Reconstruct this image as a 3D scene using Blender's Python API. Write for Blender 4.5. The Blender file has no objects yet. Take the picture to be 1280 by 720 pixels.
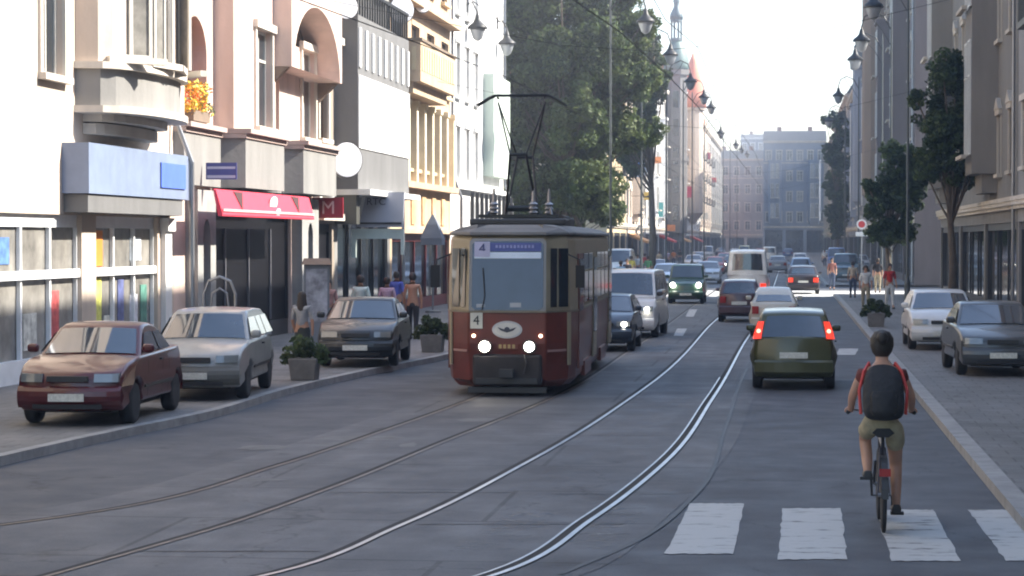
import bpy, bmesh, math, random
import numpy as np
from mathutils import Vector, Matrix
random.seed(7); PI = math.pi
S = bpy.context.scene; COL = S.collection
# ------------------------------------------------------------ camera
F = 2950.0; CAMH = 2.8
PSI = math.atan(345 / F); PIT = math.atan(60 / F)
cd = bpy.data.cameras.new("camera"); cam = bpy.data.objects.new("camera", cd); COL.objects.link(cam)
cd.sensor_width = 36; cd.lens = 36 * F / 1280; cd.clip_start = 0.3; cd.clip_end = 6000
cam.location = (0, 0, CAMH); cam.rotation_euler = (PI / 2 - PIT, 0, PSI)
S.camera = cam
CR = cam.rotation_euler.to_matrix()
# ------------------------------------------------------------ light
SUN_AZ, SUN_EL = math.radians(75), math.radians(38)     # azimuth clockwise from +Y
w = bpy.data.worlds.new("World"); S.world = w; w.use_nodes = True
nt = w.node_tree; bg = nt.nodes["Background"]; sky = nt.nodes.new("ShaderNodeTexSky")
sky.sky_type = 'NISHITA'; sky.sun_disc = False; sky.sun_elevation = SUN_EL; sky.sun_rotation = SUN_AZ
sky.dust_density = 1.2; sky.air_density = 1.1; sky.ozone_density = 1.0
nt.links.new(sky.outputs[0], bg.inputs[0]); bg.inputs[1].default_value = 0.15
sl = bpy.data.lights.new("sun", 'SUN'); so = bpy.data.objects.new("sun", sl); COL.objects.link(so)
sl.energy = 5.0; sl.angle = math.radians(0.53); sl.color = (1, .93, .82)
sd = Vector((math.sin(SUN_AZ) * math.cos(SUN_EL), math.cos(SUN_AZ) * math.cos(SUN_EL), math.sin(SUN_EL)))
so.rotation_euler = sd.to_track_quat('Z', 'Y').to_euler(); so.location = (30, 20, 60)
S.view_settings.view_transform = 'Standard'; S.view_settings.look = 'None'
S.view_settings.exposure = 1.55; S.view_settings.gamma = 1
S.cycles.max_bounces = 5; S.cycles.volume_bounces = 0; S.cycles.filter_width = 2.0
S.cycles.volume_step_rate = 4; S.cycles.volume_max_steps = 64

def ray(x, y): return CR @ Vector((x - 640, 360 - y, -F))
def G(x, y, z=0.0):
    d = ray(x, y); t = (z - CAMH) / d.z; return Vector((d.x * t, d.y * t, z))
def AT(x, y, Y):
    d = ray(x, y); t = Y / d.y; return Vector((d.x * t, Y, CAMH + d.z * t))
def ATX(x, y, X):
    d = ray(x, y); t = X / d.x; return Vector((X, d.y * t, CAMH + d.z * t))
XL = -14.2; XR = 7.5
def YF(x, X=XL): return ATX(x, 300, X).y
# ------------------------------------------------------------ materials
MATS = {}
def mat(name, c=(.5,.5,.5), rough=.7, metal=0., var=.12, vs=1.5, bump=0., bs=20, emit=0., spec=.5, coat=0., dirt=None, streak=False):
    if name in MATS: return MATS[name]
    m = bpy.data.materials.new(name); m.use_nodes = True; n = m.node_tree; N = n.nodes; L = n.links
    b = N["Principled BSDF"]; b.inputs["Roughness"].default_value = rough; b.inputs["Metallic"].default_value = metal
    b.inputs["Specular IOR Level"].default_value = spec; b.inputs["Coat Weight"].default_value = coat
    tc = N.new("ShaderNodeNewGeometry"); mp = N.new("ShaderNodeMapping"); L.new(tc.outputs["Position"], mp.inputs[0])
    mp.inputs["Scale"].default_value = (vs, vs, vs * (.25 if streak else 1))
    nz = N.new("ShaderNodeTexNoise"); nz.inputs["Scale"].default_value = 1; nz.inputs["Detail"].default_value = 6; nz.inputs["Roughness"].default_value = .65
    L.new(mp.outputs[0], nz.inputs[0])
    cr = N.new("ShaderNodeValToRGB"); e = cr.color_ramp.elements
    e[0].position = .3; e[1].position = .7
    lo = [max(0, k * (1 - var)) for k in c]; hi = [min(1, k * (1 + var)) for k in c]
    if dirt: lo = list(dirt)
    e[0].color = (*lo, 1); e[1].color = (*hi, 1)
    L.new(nz.outputs[0], cr.inputs[0]); L.new(cr.outputs[0], b.inputs["Base Color"])
    if bump:
        n2 = N.new("ShaderNodeTexNoise"); n2.inputs["Scale"].default_value = bs; n2.inputs["Detail"].default_value = 5
        L.new(tc.outputs["Position"], n2.inputs[0])
        bp = N.new("ShaderNodeBump"); bp.inputs["Strength"].default_value = bump; bp.inputs["Distance"].default_value = .03
        L.new(n2.outputs[0], bp.inputs["Height"]); L.new(bp.outputs[0], b.inputs["Normal"])
    if emit:
        b.inputs["Emission Color"].default_value = (*c, 1); b.inputs["Emission Strength"].default_value = emit
    MATS[name] = m; return m
def paint(name, c, rough=.28): return mat(name, c, rough, .0, .10, 3, .04, 60, coat=.35)
GLASS = mat("dark_glass", (.018, .024, .03), .06, 0, .3, .6, spec=.9)
CGLASS = mat("car_glass", (.03, .045, .065), .05, 0, .35, 1.2, spec=1.0, coat=.6)
CURT = mat("glass_with_curtain", (.22, .21, .19), .2, 0, .5, 1.3, spec=.6)
BLACK = mat("black_rubber", (.018, .018, .02), .8)
DARK = mat("dark_plastic", (.03, .03, .033), .5)
STEEL = mat("grey_steel", (.3, .31, .33), .4, .7)
RIM = mat("wheel_rim", (.5, .5, .52), .4, .3)
IRON = mat("black_iron", (.014, .016, .017), .5)
PLATE = mat("pale_plate", (.6, .6, .55), .5, var=.25, vs=22)
WHITE = mat("white_paint", (.74, .73, .70), .5, var=.1)
WFRAME = mat("white_window_frame", (.6, .58, .53), .5)
BFRAME = mat("brown_window_frame", (.12, .07, .04), .5)
CHROME = mat("chrome", (.7, .7, .7), .15, 1)
HLON = mat("lit_headlamp", (1, .95, .82), .3, emit=8, var=0)
HLON2 = mat("lit_marker_lamp", (1, .75, .5), .3, emit=3.0, var=0)
HLOFF = mat("headlamp_glass", (.2, .22, .23), .12, .3, spec=1)
TLON = mat("lit_tail_lamp", (1, .05, .02), .3, emit=.35, var=.15, vs=14)
TLBR = mat("bright_brake_lamp", (1, .28, .18), .3, emit=1.6, var=0)
TLOFF = mat("red_lamp_glass", (.3, .02, .02), .2, spec=.8)
SKIN = mat("skin", (.42, .23, .15), .55)
# ------------------------------------------------------------ mesh builder
class MB:
    def __init__(s): s.v = []; s.f = []; s.m = []
    def poly(s, pts, m=0):
        b = len(s.v); s.v += [tuple(p) for p in pts]; s.f.append(tuple(range(b, b + len(pts)))); s.m.append(m)
    def box(s, x0, x1, y0, y1, z0, z1, m=0):
        b = len(s.v)
        s.v += [(x, y, z) for z in (z0, z1) for x, y in ((x0, y0), (x1, y0), (x1, y1), (x0, y1))]
        for q in ((3, 2, 1, 0), (4, 5, 6, 7), (0, 1, 5, 4), (1, 2, 6, 5), (2, 3, 7, 6), (3, 0, 4, 7)):
            s.f.append(tuple(b + i for i in q)); s.m.append(m)
        return s
    def loft(s, rings, m=0, closed=True, caps=True):
        b = len(s.v); n = len(rings[0])
        for r in rings: s.v += [tuple(p) for p in r]
        for i in range(len(rings) - 1):
            for j in range(n if closed else n - 1):
                k = (j + 1) % n
                s.f.append((b + i * n + j, b + i * n + k, b + (i + 1) * n + k, b + (i + 1) * n + j)); s.m.append(m)
        if caps and closed:
            s.f.append(tuple(b + j for j in range(n))[::-1]); s.m.append(m)
            e = b + (len(rings) - 1) * n
            s.f.append(tuple(e + j for j in range(n))); s.m.append(m)
        return s
    def prism(s, poly, z0, z1, m=0, inset=0):
        return s.loft([[(p[0], p[1], z) for p in poly] for z in (z0, z1)], m)
    def tube(s, pts, r, n=6, m=0):
        pts = [Vector(p) for p in pts]; rr = r if isinstance(r, (list, tuple)) else [r] * len(pts)
        rings = []
        for i, p in enumerate(pts):
            d = (pts[min(i + 1, len(pts) - 1)] - pts[max(i - 1, 0)]).normalized()
            a = d.orthogonal().normalized() if i == 0 else (a - d * a.dot(d)).normalized()
            c = d.cross(a)
            rings.append([p + (a * math.cos(t) + c * math.sin(t)) * rr[i] for t in [2 * PI * k / n for k in range(n)]])
        return s.loft(rings, m)
    def lathe(s, prof, n=16, o=(0, 0, 0), m=0):
        rings = [[(o[0] + r * math.cos(2 * PI * k / n), o[1] + r * math.sin(2 * PI * k / n), o[2] + z) for k in range(n)] for r, z in prof]
        return s.loft(rings, m)
    def disc(s, c, ax, r, h, n=18, m=0, sx=1, sz=1):
        ax = Vector(ax).normalized(); a = Vector((0, 0, 1)) if abs(ax.z) < .9 else Vector((1, 0, 0))
        u = ax.cross(a).normalized(); v = ax.cross(u).normalized(); c = Vector(c)
        return s.loft([[c + ax * t + u * (r * sx * math.cos(2 * PI * k / n)) + v * (r * sz * math.sin(2 * PI * k / n)) for k in range(n)] for t in (-h / 2, h / 2)], m)
    def mesh(s, name, mats, smooth=False, fix=True):
        me = bpy.data.meshes.new(name); me.from_pydata(s.v, [], s.f)
        for m in (mats if isinstance(mats, (list, tuple)) else [mats]): me.materials.append(m)
        if any(s.m): me.polygons.foreach_set("material_index", s.m)
        if fix:
            bm = bmesh.new(); bm.from_mesh(me); bmesh.ops.recalc_face_normals(bm, faces=bm.faces); bm.to_mesh(me); bm.free()
        if smooth: me.shade_smooth()
        me.update(); return me
    def build(s, name, mats, parent=None, loc=None, rot=None, smooth=False, bevel=0, fix=True, bang=35, seg=2):
        o = bpy.data.objects.new(name, s.mesh(name, mats, smooth, fix)); COL.objects.link(o)
        if parent: o.parent = parent
        if loc is not None: o.location = loc
        if rot is not None: o.rotation_euler = (0, 0, rot) if isinstance(rot, (int, float)) else rot
        if bevel:
            b = o.modifiers.new("bevel", 'BEVEL'); b.width = bevel; b.segments = seg; b.limit_method = 'ANGLE'; b.angle_limit = math.radians(bang)
            b.harden_normals = False
        return o
def boxes(name, L_, m, parent):
    for b_ in L_: MB().box(*b_).build(name, m, parent)
def inst(name, me, parent, loc, rot=0):
    o = bpy.data.objects.new(name, me); COL.objects.link(o); o.parent = parent; o.location = loc
    o.rotation_euler = (0, 0, rot) if isinstance(rot, (int, float)) else rot; return o
def tag(o, label=None, cat=None, group=None, kind=None):
    if label: o["label"] = label
    if cat: o["category"] = cat
    if group: o["group"] = group
    if kind: o["kind"] = kind
    return o
def empty(name, loc, rot=0, label=None, cat=None, group=None):
    o = bpy.data.objects.new(name, None); COL.objects.link(o); o.location = loc; o.rotation_euler = (0, 0, rot)
    o.empty_display_size = .3
    return tag(o, label, cat, group)
def copy_tree(o, parent=None):
    c = o.copy(); COL.objects.link(c)
    if parent: c.parent = parent
    for ch in list(o.children): copy_tree(ch, c)
    return c
def text(name, s, size, m, parent, loc, rot, depth=.01, align='CENTER', sx=1.0):
    cu = bpy.data.curves.new(name, 'FONT'); cu.body = s; cu.size = size; cu.extrude = depth; cu.align_x = align; cu.align_y = 'CENTER'
    t = bpy.data.objects.new(name + "_c", cu); COL.objects.link(t)
    dg = bpy.context.evaluated_depsgraph_get(); me = bpy.data.meshes.new_from_object(t.evaluated_get(dg))
    bpy.data.objects.remove(t); bpy.data.curves.remove(cu)
    me.materials.clear(); me.materials.append(m)
    o = bpy.data.objects.new(name, me); COL.objects.link(o); o.parent = parent; o.location = loc; o.rotation_euler = rot; o.scale = (sx, 1, 1)
    return o
ORD = ["nearest", "second nearest", "third", "fourth", "fifth", "sixth", "seventh", "eighth", "ninth", "tenth", "eleventh", "twelfth", "thirteenth", "fourteenth"]
# ------------------------------------------------------------ ground, road, tracks
def road_mat(name, base, dark, light, joints=None):
    m = bpy.data.materials.new(name); m.use_nodes = True; N = m.node_tree.nodes; L = m.node_tree.links; b = N["Principled BSDF"]
    g = N.new("ShaderNodeNewGeometry")
    def noise(sc, stretch=(1, 1, 1), det=6):
        mp = N.new("ShaderNodeMapping"); mp.inputs["Scale"].default_value = stretch; L.new(g.outputs["Position"], mp.inputs[0])
        n = N.new("ShaderNodeTexNoise"); n.inputs["Scale"].default_value = sc; n.inputs["Detail"].default_value = det; n.inputs["Roughness"].default_value = .6
        L.new(mp.outputs[0], n.inputs[0]); return n.outputs[0]
    def ramp(v, a, c0, z, c1):
        r = N.new("ShaderNodeValToRGB"); e = r.color_ramp.elements; e[0].position = a; e[1].position = z; e[0].color = (*c0, 1); e[1].color = (*c1, 1)
        L.new(v, r.inputs[0]); return r.outputs[0]
    def mix(f, a, c, mode='MIX'):
        x = N.new("ShaderNodeMix"); x.data_type = 'RGBA'; x.blend_type = mode
        (L.new(f, x.inputs[0]) if not isinstance(f, (int, float)) else setattr(x.inputs[0], "default_value", f))
        L.new(a, x.inputs[6]); L.new(c, x.inputs[7]); return x.outputs[2]
    c1 = ramp(noise(.5), .35, dark, .65, base)
    c2 = ramp(noise(2.2, (1, .35, 1)), .3, base, .75, light)
    c = mix(ramp(noise(.23, (1, .5, 1), 3), .4, (0, 0, 0), .6, (1, 1, 1)), c1, c2)
    grit = ramp(noise(45, det=2), .3, (.78, .78, .78), .7, (1.12, 1.12, 1.12)); c = mix(1.0, c, grit, 'MULTIPLY')
    vo = N.new("ShaderNodeTexVoronoi"); vo.feature = 'DISTANCE_TO_EDGE'; vo.inputs["Scale"].default_value = .28
    wn_ = N.new("ShaderNodeTexNoise"); wn_.inputs["Scale"].default_value = 1.3; wn_.inputs["Detail"].default_value = 5; L.new(g.outputs["Position"], wn_.inputs[0])
    ad = N.new("ShaderNodeVectorMath"); ad.operation = 'MULTIPLY_ADD'; L.new(wn_.outputs["Color"], ad.inputs[0]); ad.inputs[1].default_value = (1.6, 1.6, 0); L.new(g.outputs["Position"], ad.inputs[2]); L.new(ad.outputs[0], vo.inputs[0])
    crk = ramp(vo.outputs["Distance"], .002, (.55, .55, .55), .008, (1, 1, 1)); cm = ramp(noise(.3, det=2), .5, (1, 1, 1), .56, (0, 0, 0))
    white = N.new("ShaderNodeRGB"); white.outputs[0].default_value = (1, 1, 1, 1); c = mix(1.0, c, mix(cm, white.outputs[0], crk), 'MULTIPLY')
    st = ramp(noise(.9, (1, .25, 1)), .6, (1, 1, 1), .72, (.74, .74, .75)); c = mix(1.0, c, st, 'MULTIPLY')
    if joints:
        br = N.new("ShaderNodeTexBrick"); br.inputs["Scale"].default_value = 1; br.offset = .5
        br.inputs["Color1"].default_value = (1, 1, 1, 1); br.inputs["Color2"].default_value = (.86, .86, .87, 1); br.inputs["Mortar"].default_value = (.5, .5, .5, 1)
        br.inputs["Mortar Size"].default_value = joints[2]; br.inputs["Brick Width"].default_value = joints[0]; br.inputs["Row Height"].default_value = joints[1]
        L.new(g.outputs["Position"], br.inputs[0]); c = mix(1.0, c, br.outputs[0], 'MULTIPLY')
    L.new(c, b.inputs["Base Color"])
    L.new(ramp(noise(1.2), .3, (.62, .62, .62), .7, (.85, .85, .85)), b.inputs["Roughness"])
    bp = N.new("ShaderNodeBump"); bp.inputs["Strength"].default_value = .35; bp.inputs["Distance"].default_value = .012
    L.new(noise(30), bp.inputs["Height"]); L.new(bp.outputs[0], b.inputs["Normal"]); MATS[name] = m; return m
ASPH = road_mat("asphalt", (.060, .065, .077), (.046, .05, .060), (.080, .084, .096))
SLAB = road_mat("track_slab_concrete", (.084, .087, .096), (.058, .061, .070), (.15, .152, .158), (6.0, 2.9, .03))
PAVE = road_mat("pavement_slabs", (.17, .165, .16), (.125, .123, .12), (.21, .205, .20), (.5, .5, .012))
GRND = road_mat("ground_earth", (.10, .10, .095), (.08, .08, .075), (.12, .12, .11))
def sheet(name, pts, z, m, sub=0):
    b = MB(); b.poly([(p[0], p[1], z) for p in pts]); o = b.build(name, m, fix=False); return tag(o, kind="structure")
sheet("ground", [(-1500, -300), (1500, -300), (1500, 3500), (-1500, 3500)], -.02, GRND)
def cr_spline(P, n=10):          # smooth curve x(y) through the points
    P = sorted([Vector((p[0], p[1])) for p in P], key=lambda v: v.y); m = []
    for i in range(len(P)):
        a = P[max(i - 1, 0)]; c = P[min(i + 1, len(P) - 1)]; b = P[i]
        d0 = (b.x - a.x) / (b.y - a.y) if i else None; d1 = (c.x - b.x) / (c.y - b.y) if i < len(P) - 1 else None
        if d0 is None: m.append(d1)
        elif d1 is None: m.append(d0)
        else: h0, h1 = b.y - a.y, c.y - b.y; m.append((d0 * h1 + d1 * h0) / (h0 + h1))
    out = []
    for i in range(len(P) - 1):
        b, c = P[i], P[i + 1]; h = c.y - b.y
        for k in range(n):
            t = k / n
            out.append(Vector(((2*t**3 - 3*t*t + 1) * b.x + (t**3 - 2*t*t + t) * h * m[i] + (-2*t**3 + 3*t*t) * c.x + (t**3 - t*t) * h * m[i + 1], b.y + h * t)))
    out.append(P[-1]); return out
curbL = cr_spline([(-10.2, -40), (-10.1, 15)] + [G(*p)[:2] for p in ((160, 546), (250, 527), (360, 494), (450, 472), (560, 449))] + [(-7.9, 62), (-7.9, 90), (-7.9, 200), (-7.9, 508)])
curbR = [Vector((2.25, -40)), Vector((2.25, 508))]
def ribbon(name, line, w0, w1, z, m, kind="structure", z1=None):
    b = MB(); n = len(line); L = []
    for i, p in enumerate(line):
        d = (line[min(i + 1, n - 1)] - line[max(i - 1, 0)]).normalized(); nn = Vector((d.y, -d.x))
        L.append((p + nn * w0, p + nn * w1))
    for i in range(n - 1):
        a, c = L[i]; e, g = L[i + 1]
        if z1 is None: b.poly([(a.x, a.y, z), (c.x, c.y, z), (g.x, g.y, z), (e.x, e.y, z)])
        else:
            q = lambda v, h: (v.x, v.y, h)
            b.poly([q(a, z1), q(c, z1), q(g, z1), q(e, z1)]); b.poly([q(a, z), q(a, z1), q(e, z1), q(e, z)]); b.poly([q(c, z), q(c, z1), q(g, z1), q(g, z)])
    return tag(b.build(name, m, fix=False), kind=kind)
rb = MB()
for i in range(len(curbL) - 1):
    p, q = curbL[i], curbL[i + 1]; rb.poly([(p.x, p.y, 0), (2.25, p.y, 0), (2.25, q.y, 0), (q.x, q.y, 0)])
rb.poly([(-40, 508, 0), (40, 508, 0), (40, 519, 0), (-40, 519, 0)])
tag(rb.build("road", ASPH, fix=False), kind="structure")
pv = MB()
for i in range(len(curbL) - 1):
    p, q = curbL[i], curbL[i + 1]; pv.poly([(-16, p.y, .12), (p.x - .17, p.y, .12), (q.x - .17, q.y, .12), (-16, q.y, .12)])
tag(pv.build("pavement_left", PAVE, fix=False), kind="structure")
def rsheet(name, y0, y1): sheet(name, [(2.45, y0), (9, y0), (9, y1), (2.45, y1)], .12, PAVE)
rsheet("pavement_right", -40, 119.0)
rsheet("pavement_right_far", 142.5, 508)
sheet("side_street", [(2.25, 119), (80, 119), (80, 142.5), (2.25, 142.5)], .002, ASPH)
sheet("square_paving", [(-60, 117.5), (-16, 117.5), (-16, 184), (-60, 184)], .10, PAVE)
sheet("sunlit_strip_sheet", [(-7.9, 117.5), (40, 117.5), (40, 131), (-7.9, 131)], .0055, mat("painted_sunlit_strip", (.5, .49, .47), .8, var=.15, vs=2))  # pale sheet paints extra brightness into the sunlit strip of road
KERB = mat("granite_kerb", (.27, .265, .26), .75, var=.25, vs=3, bump=.3)
ribbon("kerb_left", curbL, -.17, 0, -.01, KERB, z1=.125)
ribbon("kerb_right", [Vector((2.25, -40)), Vector((2.25, 119))], 0, .22, -.01, KERB, z1=.125)
ribbon("kerb_right_far", [Vector((2.25, 142.5)), Vector((2.25, 508))], 0, .22, -.01, KERB, z1=.125)
# rails
def px(L): return [G(*p)[:2] for p in L]
R1 = cr_spline([(-9.5, 8), (-7.0, 15)] + px([(160, 693), (280, 658), (400, 616), (560, 551), (680, 503)]) + [(-3.95, 60), (-3.95, 100), (-3.95, 505)])
L1 = cr_spline([(-13.5, 10), (-9.6, 19)] + px([(160, 634), (347, 583), (483, 538), (570, 507)]) + [(-5.4, 60), (-5.4, 100), (-5.4, 505)])
L2 = cr_spline([(-7.5, 12), (-5.7, 16.5)] + px([(350, 716), (500, 658), (660, 578), (800, 490), (893, 402)]) + [(-2.3, 100), (-2.3, 505)])
R2 = cr_spline([(-5.0, 12), (-3.6, 16.5)] + px([(630, 716), (740, 650), (830, 580), (890, 500), (930, 430)]) + [(-.9, 90), (-.87, 120), (-.87, 505)])
sb = MB(); 
def xat(L, y):
    for i in range(len(L) - 1):
        if L[i].y <= y <= L[i + 1].y: t = (y - L[i].y) / (L[i + 1].y - L[i].y); return L[i].x * (1 - t) + L[i + 1].x * t
    return L[-1].x
ys = [19 + k * 1.0 for k in range(60)] + [80, 90, 120, 200, 505]
for a, c in zip(ys[:-1], ys[1:]):
    sb.poly([(xat(L1, a) - .75, a, .004), (xat(R2, a) + .7, a, .004), (xat(R2, c) + .7, c, .004), (xat(L1, c) - .75, c, .004)])
tag(sb.build("track_bed", SLAB, fix=False), kind="structure")
RAILM = mat("polished_rail", (.42, .42, .44), .34, .85, var=.25, vs=2)
RAILO = mat("rusty_rail", (.12, .10, .09), .5, .5, var=.4, vs=2)
GROOVE = mat("rail_groove", (.012, .012, .013), .9)
for nm, ln, mm, side in (("rail", R1, RAILO, 1), ("rail", L1, RAILO, 1), ("rail", L2, RAILM, -1), ("rail", R2, RAILM, -1)):
    ribbon(nm, ln, -.027, .027, .012, mm); ribbon("rail_groove", ln, -.027 - .08, -.029, .0085, GROOVE)
    if mm is RAILM: ribbon("rail_groove", ln, .029, .045, .0085, GROOVE)
ribbon("guard_rail", [p for p in R2 if p.y < 50], -.135, -.109, .012, RAILM)
SEAM = mat("tar_seam", (.02, .02, .022), .6, var=.4)
ribbon("tar_seam", cr_spline(px([(700, 719), (790, 680), (868, 620), (905, 540), (925, 480), (945, 440)])), -.03, .03, .010, SEAM)
for (xa, xb, y) in ((170, 400, 690), (410, 640, 616), (520, 780, 656), (690, 860, 618), (650, 840, 545), (740, 880, 530)):
    a = G(xa, y); c = G(xb, y); ribbon("slab_joint", [Vector(a[:2]), Vector(c[:2])], -.02, .02, .0085, SEAM)
def wear_mat(name, thr, c=(.52, .52, .5)):
    m = bpy.data.materials.new(name); m.use_nodes = True; N = m.node_tree.nodes; L = m.node_tree.links; b = N["Principled BSDF"]
    g = N.new("ShaderNodeNewGeometry"); mp = N.new("ShaderNodeMapping"); mp.inputs["Scale"].default_value = (1.2, 3.2, 1); L.new(g.outputs["Position"], mp.inputs[0])
    n = N.new("ShaderNodeTexNoise"); n.inputs["Scale"].default_value = 1.6; n.inputs["Detail"].default_value = 8; n.inputs["Roughness"].default_value = .7; L.new(mp.outputs[0], n.inputs[0])
    r = N.new("ShaderNodeValToRGB"); e = r.color_ramp.elements; e[0].position = thr - .07; e[1].position = thr + .09; e[0].color = (.07, .071, .076, 1); e[1].color = (*c, 1)
    e[0].color = (0, 0, 0, 1); e[1].color = (1, 1, 1, 1); L.new(n.outputs[0], r.inputs[0]); b.inputs["Base Color"].default_value = (*c, 1); L.new(r.outputs[0], b.inputs["Alpha"]); b.inputs["Roughness"].default_value = .7; return m
ZW = wear_mat("worn_white_paint", .36, (.42, .42, .41)); ZF = wear_mat("faded_white_paint", .60, (.24, .24, .24))
def marking(pts, m, nm="crosswalk_stripe"):
    b = MB(); c_ = [G(*p) for p in pts]; rj = random.Random(int(pts[0][0])); P_ = []
    for k in range(4):
        a0_, a1_ = c_[k], c_[(k + 1) % 4]
        for q_ in range(14): v_ = a0_.lerp(a1_, q_ / 14); P_.append((v_.x + rj.uniform(-.012, .012), v_.y + rj.uniform(-.03, .03), .0072))
    b.poly(P_); return tag(b.build(nm, m, fix=False), kind="structure")
marking([(831, 693), (917, 693), (931, 630), (862, 630)], ZW)
marking([(973, 700), (1059, 700), (1051, 636), (978, 636)], ZW)
for k in range(1, 3):
    o = k * 142; o2 = k * 116
    marking([(973 + o, 702), (1059 + o, 702), (1051 + o2 * 1.0, 638), (978 + o2, 638)], ZW)
marking([(689, 690), (775, 690), (812, 627), (744, 627)], ZF); marking([(560, 690), (640, 690), (700, 640), (640, 640)], ZF)
for (x, y, w_, h_) in ((862, 396, 10, 9), (878, 372, 7, 5), (848, 420, 12, 9), (1057, 444, 24, 8)):
    marking([(x - w_ / 2, y), (x + w_ / 2, y), (x + w_ / 2 + h_ * .5, y - h_), (x - w_ / 2 + h_ * .5, y - h_)], ZW, "lane_marking")
PATCH = mat("pale_road_patch", (.13, .13, .13), .8, var=.3, vs=3)
for (x, y, w_, h_) in ((450, 548, 120, 6), (420, 556, 60, 4), (330, 560, 70, 5), (510, 557, 22, 5), (300, 600, 120, 3), (600, 525, 60, 4)):
    b = MB(); cx, cy = G(x, y)[:2]; a, c = abs(G(x + w_, y)[0] - cx) * .5, abs(G(x, y - h_)[1] - cy) * .6
    b.poly([(cx + a * (1 + .2 * random.uniform(-1, 1)) * math.cos(t), cy + c * (1 + .3 * random.uniform(-1, 1)) * math.sin(t), .0062) for t in [2 * PI * k / 14 for k in range(14)]])
    tag(b.build("road_patch", PATCH, fix=False), kind="structure")
# ------------------------------------------------------------ windows and buildings
WC = {}
def win_mesh(w_, h_, fm, tm, style):
    k = (round(w_, 2), round(h_, 2), fm.name, tm.name, style)
    if k in WC: return WC[k]
    b = MB(); t = .15; hw = w_ / 2
    if style != 'plain':
        b.box(-hw - t, -hw + .005, -.06, .01, 0, h_, 1); b.box(hw - .005, hw + t, -.06, .01, 0, h_, 1)
        b.box(-hw - t - .08, hw + t + .08, -.13, .01, h_, h_ + .2, 1)
        if style == 'ped':
            b.loft([[(-hw - t - .12, y, h_ + .2), (hw + t + .12, y, h_ + .2), (0, y, h_ + .62)] for y in (-.16, .01)], 1)
    b.box(-hw - .18, hw + .18, -.17, .01, -.13, 0, 1)
    f = .07
    b.box(-hw, -hw + f, .13, .19, 0, h_); b.box(hw - f, hw, .13, .19, 0, h_); b.box(-hw + f, hw - f, .13, .19, 0, f); b.box(-hw + f, hw - f, .13, .19, h_ - f, h_)
    b.box(-.04, .04, .125, .185, f, h_ - f); b.box(-hw + f, -.04, .12, .18, h_ * .68, h_ * .68 + .07); b.box(.04, hw - f, .12, .18, h_ * .68, h_ * .68 + .07)
    WC[k] = b.mesh("window", [fm, tm]); return WC[k]
PC = {}
def pane_mesh(w_, h_, m):
    k = (round(w_, 2), round(h_, 2), m.name)
    if k not in PC:
        b = MB(); b.box(-w_ / 2 + .05, w_ / 2 - .05, .165, .175, .05, h_ - .05); PC[k] = b.mesh("pane", m)
    return PC[k]
def add_window(parent, u, z, w_, h_, fm, tm, style, rot=0, y=0, pm=None, x=None):
    o = inst("window", win_mesh(w_, h_, fm, tm, style), parent, (u, y, z), rot)
    inst("pane", pane_mesh(w_, h_, pm or random.choice([GLASS, GLASS, GLASS, CURT])), o, (0, 0, 0)); return o
def wall_grid(b, u0, u1, z0, z1, ops, y=0, d=.22, m=0, fn=None):
    fn = fn or (lambda u, yy, z: (u, yy, z))
    us = sorted({u0, u1, *[o[0] for o in ops], *[o[1] for o in ops]}); zs = sorted({z0, z1, *[o[2] for o in ops], *[o[3] for o in ops]})
    for a, c in zip(us[:-1], us[1:]):
        for e, g in zip(zs[:-1], zs[1:]):
            cu, cz = (a + c) / 2, (e + g) / 2
            if any(o[0] < cu < o[1] and o[2] < cz < o[3] for o in ops): continue
            b.poly([fn(a, y, e), fn(c, y, e), fn(c, y, g), fn(a, y, g)], m)
    for o in ops:
        a, c, e, g = o[:4]; dd = o[4] if len(o) > 4 else d
        b.poly([fn(a, y, e), fn(a, y + dd, e), fn(a, y + dd, g), fn(a, y, g)], m); b.poly([fn(c, y, e), fn(c, y + dd, e), fn(c, y + dd, g), fn(c, y, g)], m)
        b.poly([fn(a, y, g), fn(c, y, g), fn(c, y + dd, g), fn(a, y + dd, g)], m); b.poly([fn(a, y, e), fn(c, y, e), fn(c, y + dd, e), fn(a, y + dd, e)], m)
def shop(parent, a, c, z1, frame, glass=GLASS, z0=.1, nb=3):
    b = MB(); b.box(a, c, .10, .16, z0, z0 + .45); b.box(a, c, .10, .16, z1 - .25, z1)
    for k in range(nb + 1):
        x = a + (c - a) * k / nb; b.box(max(a, x - .05), min(c, x + .05), .09, .17, z0 + .45, z1 - .25)
    o = b.build("shopfront", frame, parent); g = MB(); g.box(a, c, .18, .2, z0, z1); g.build("shop_glass", glass, o); return o
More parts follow.
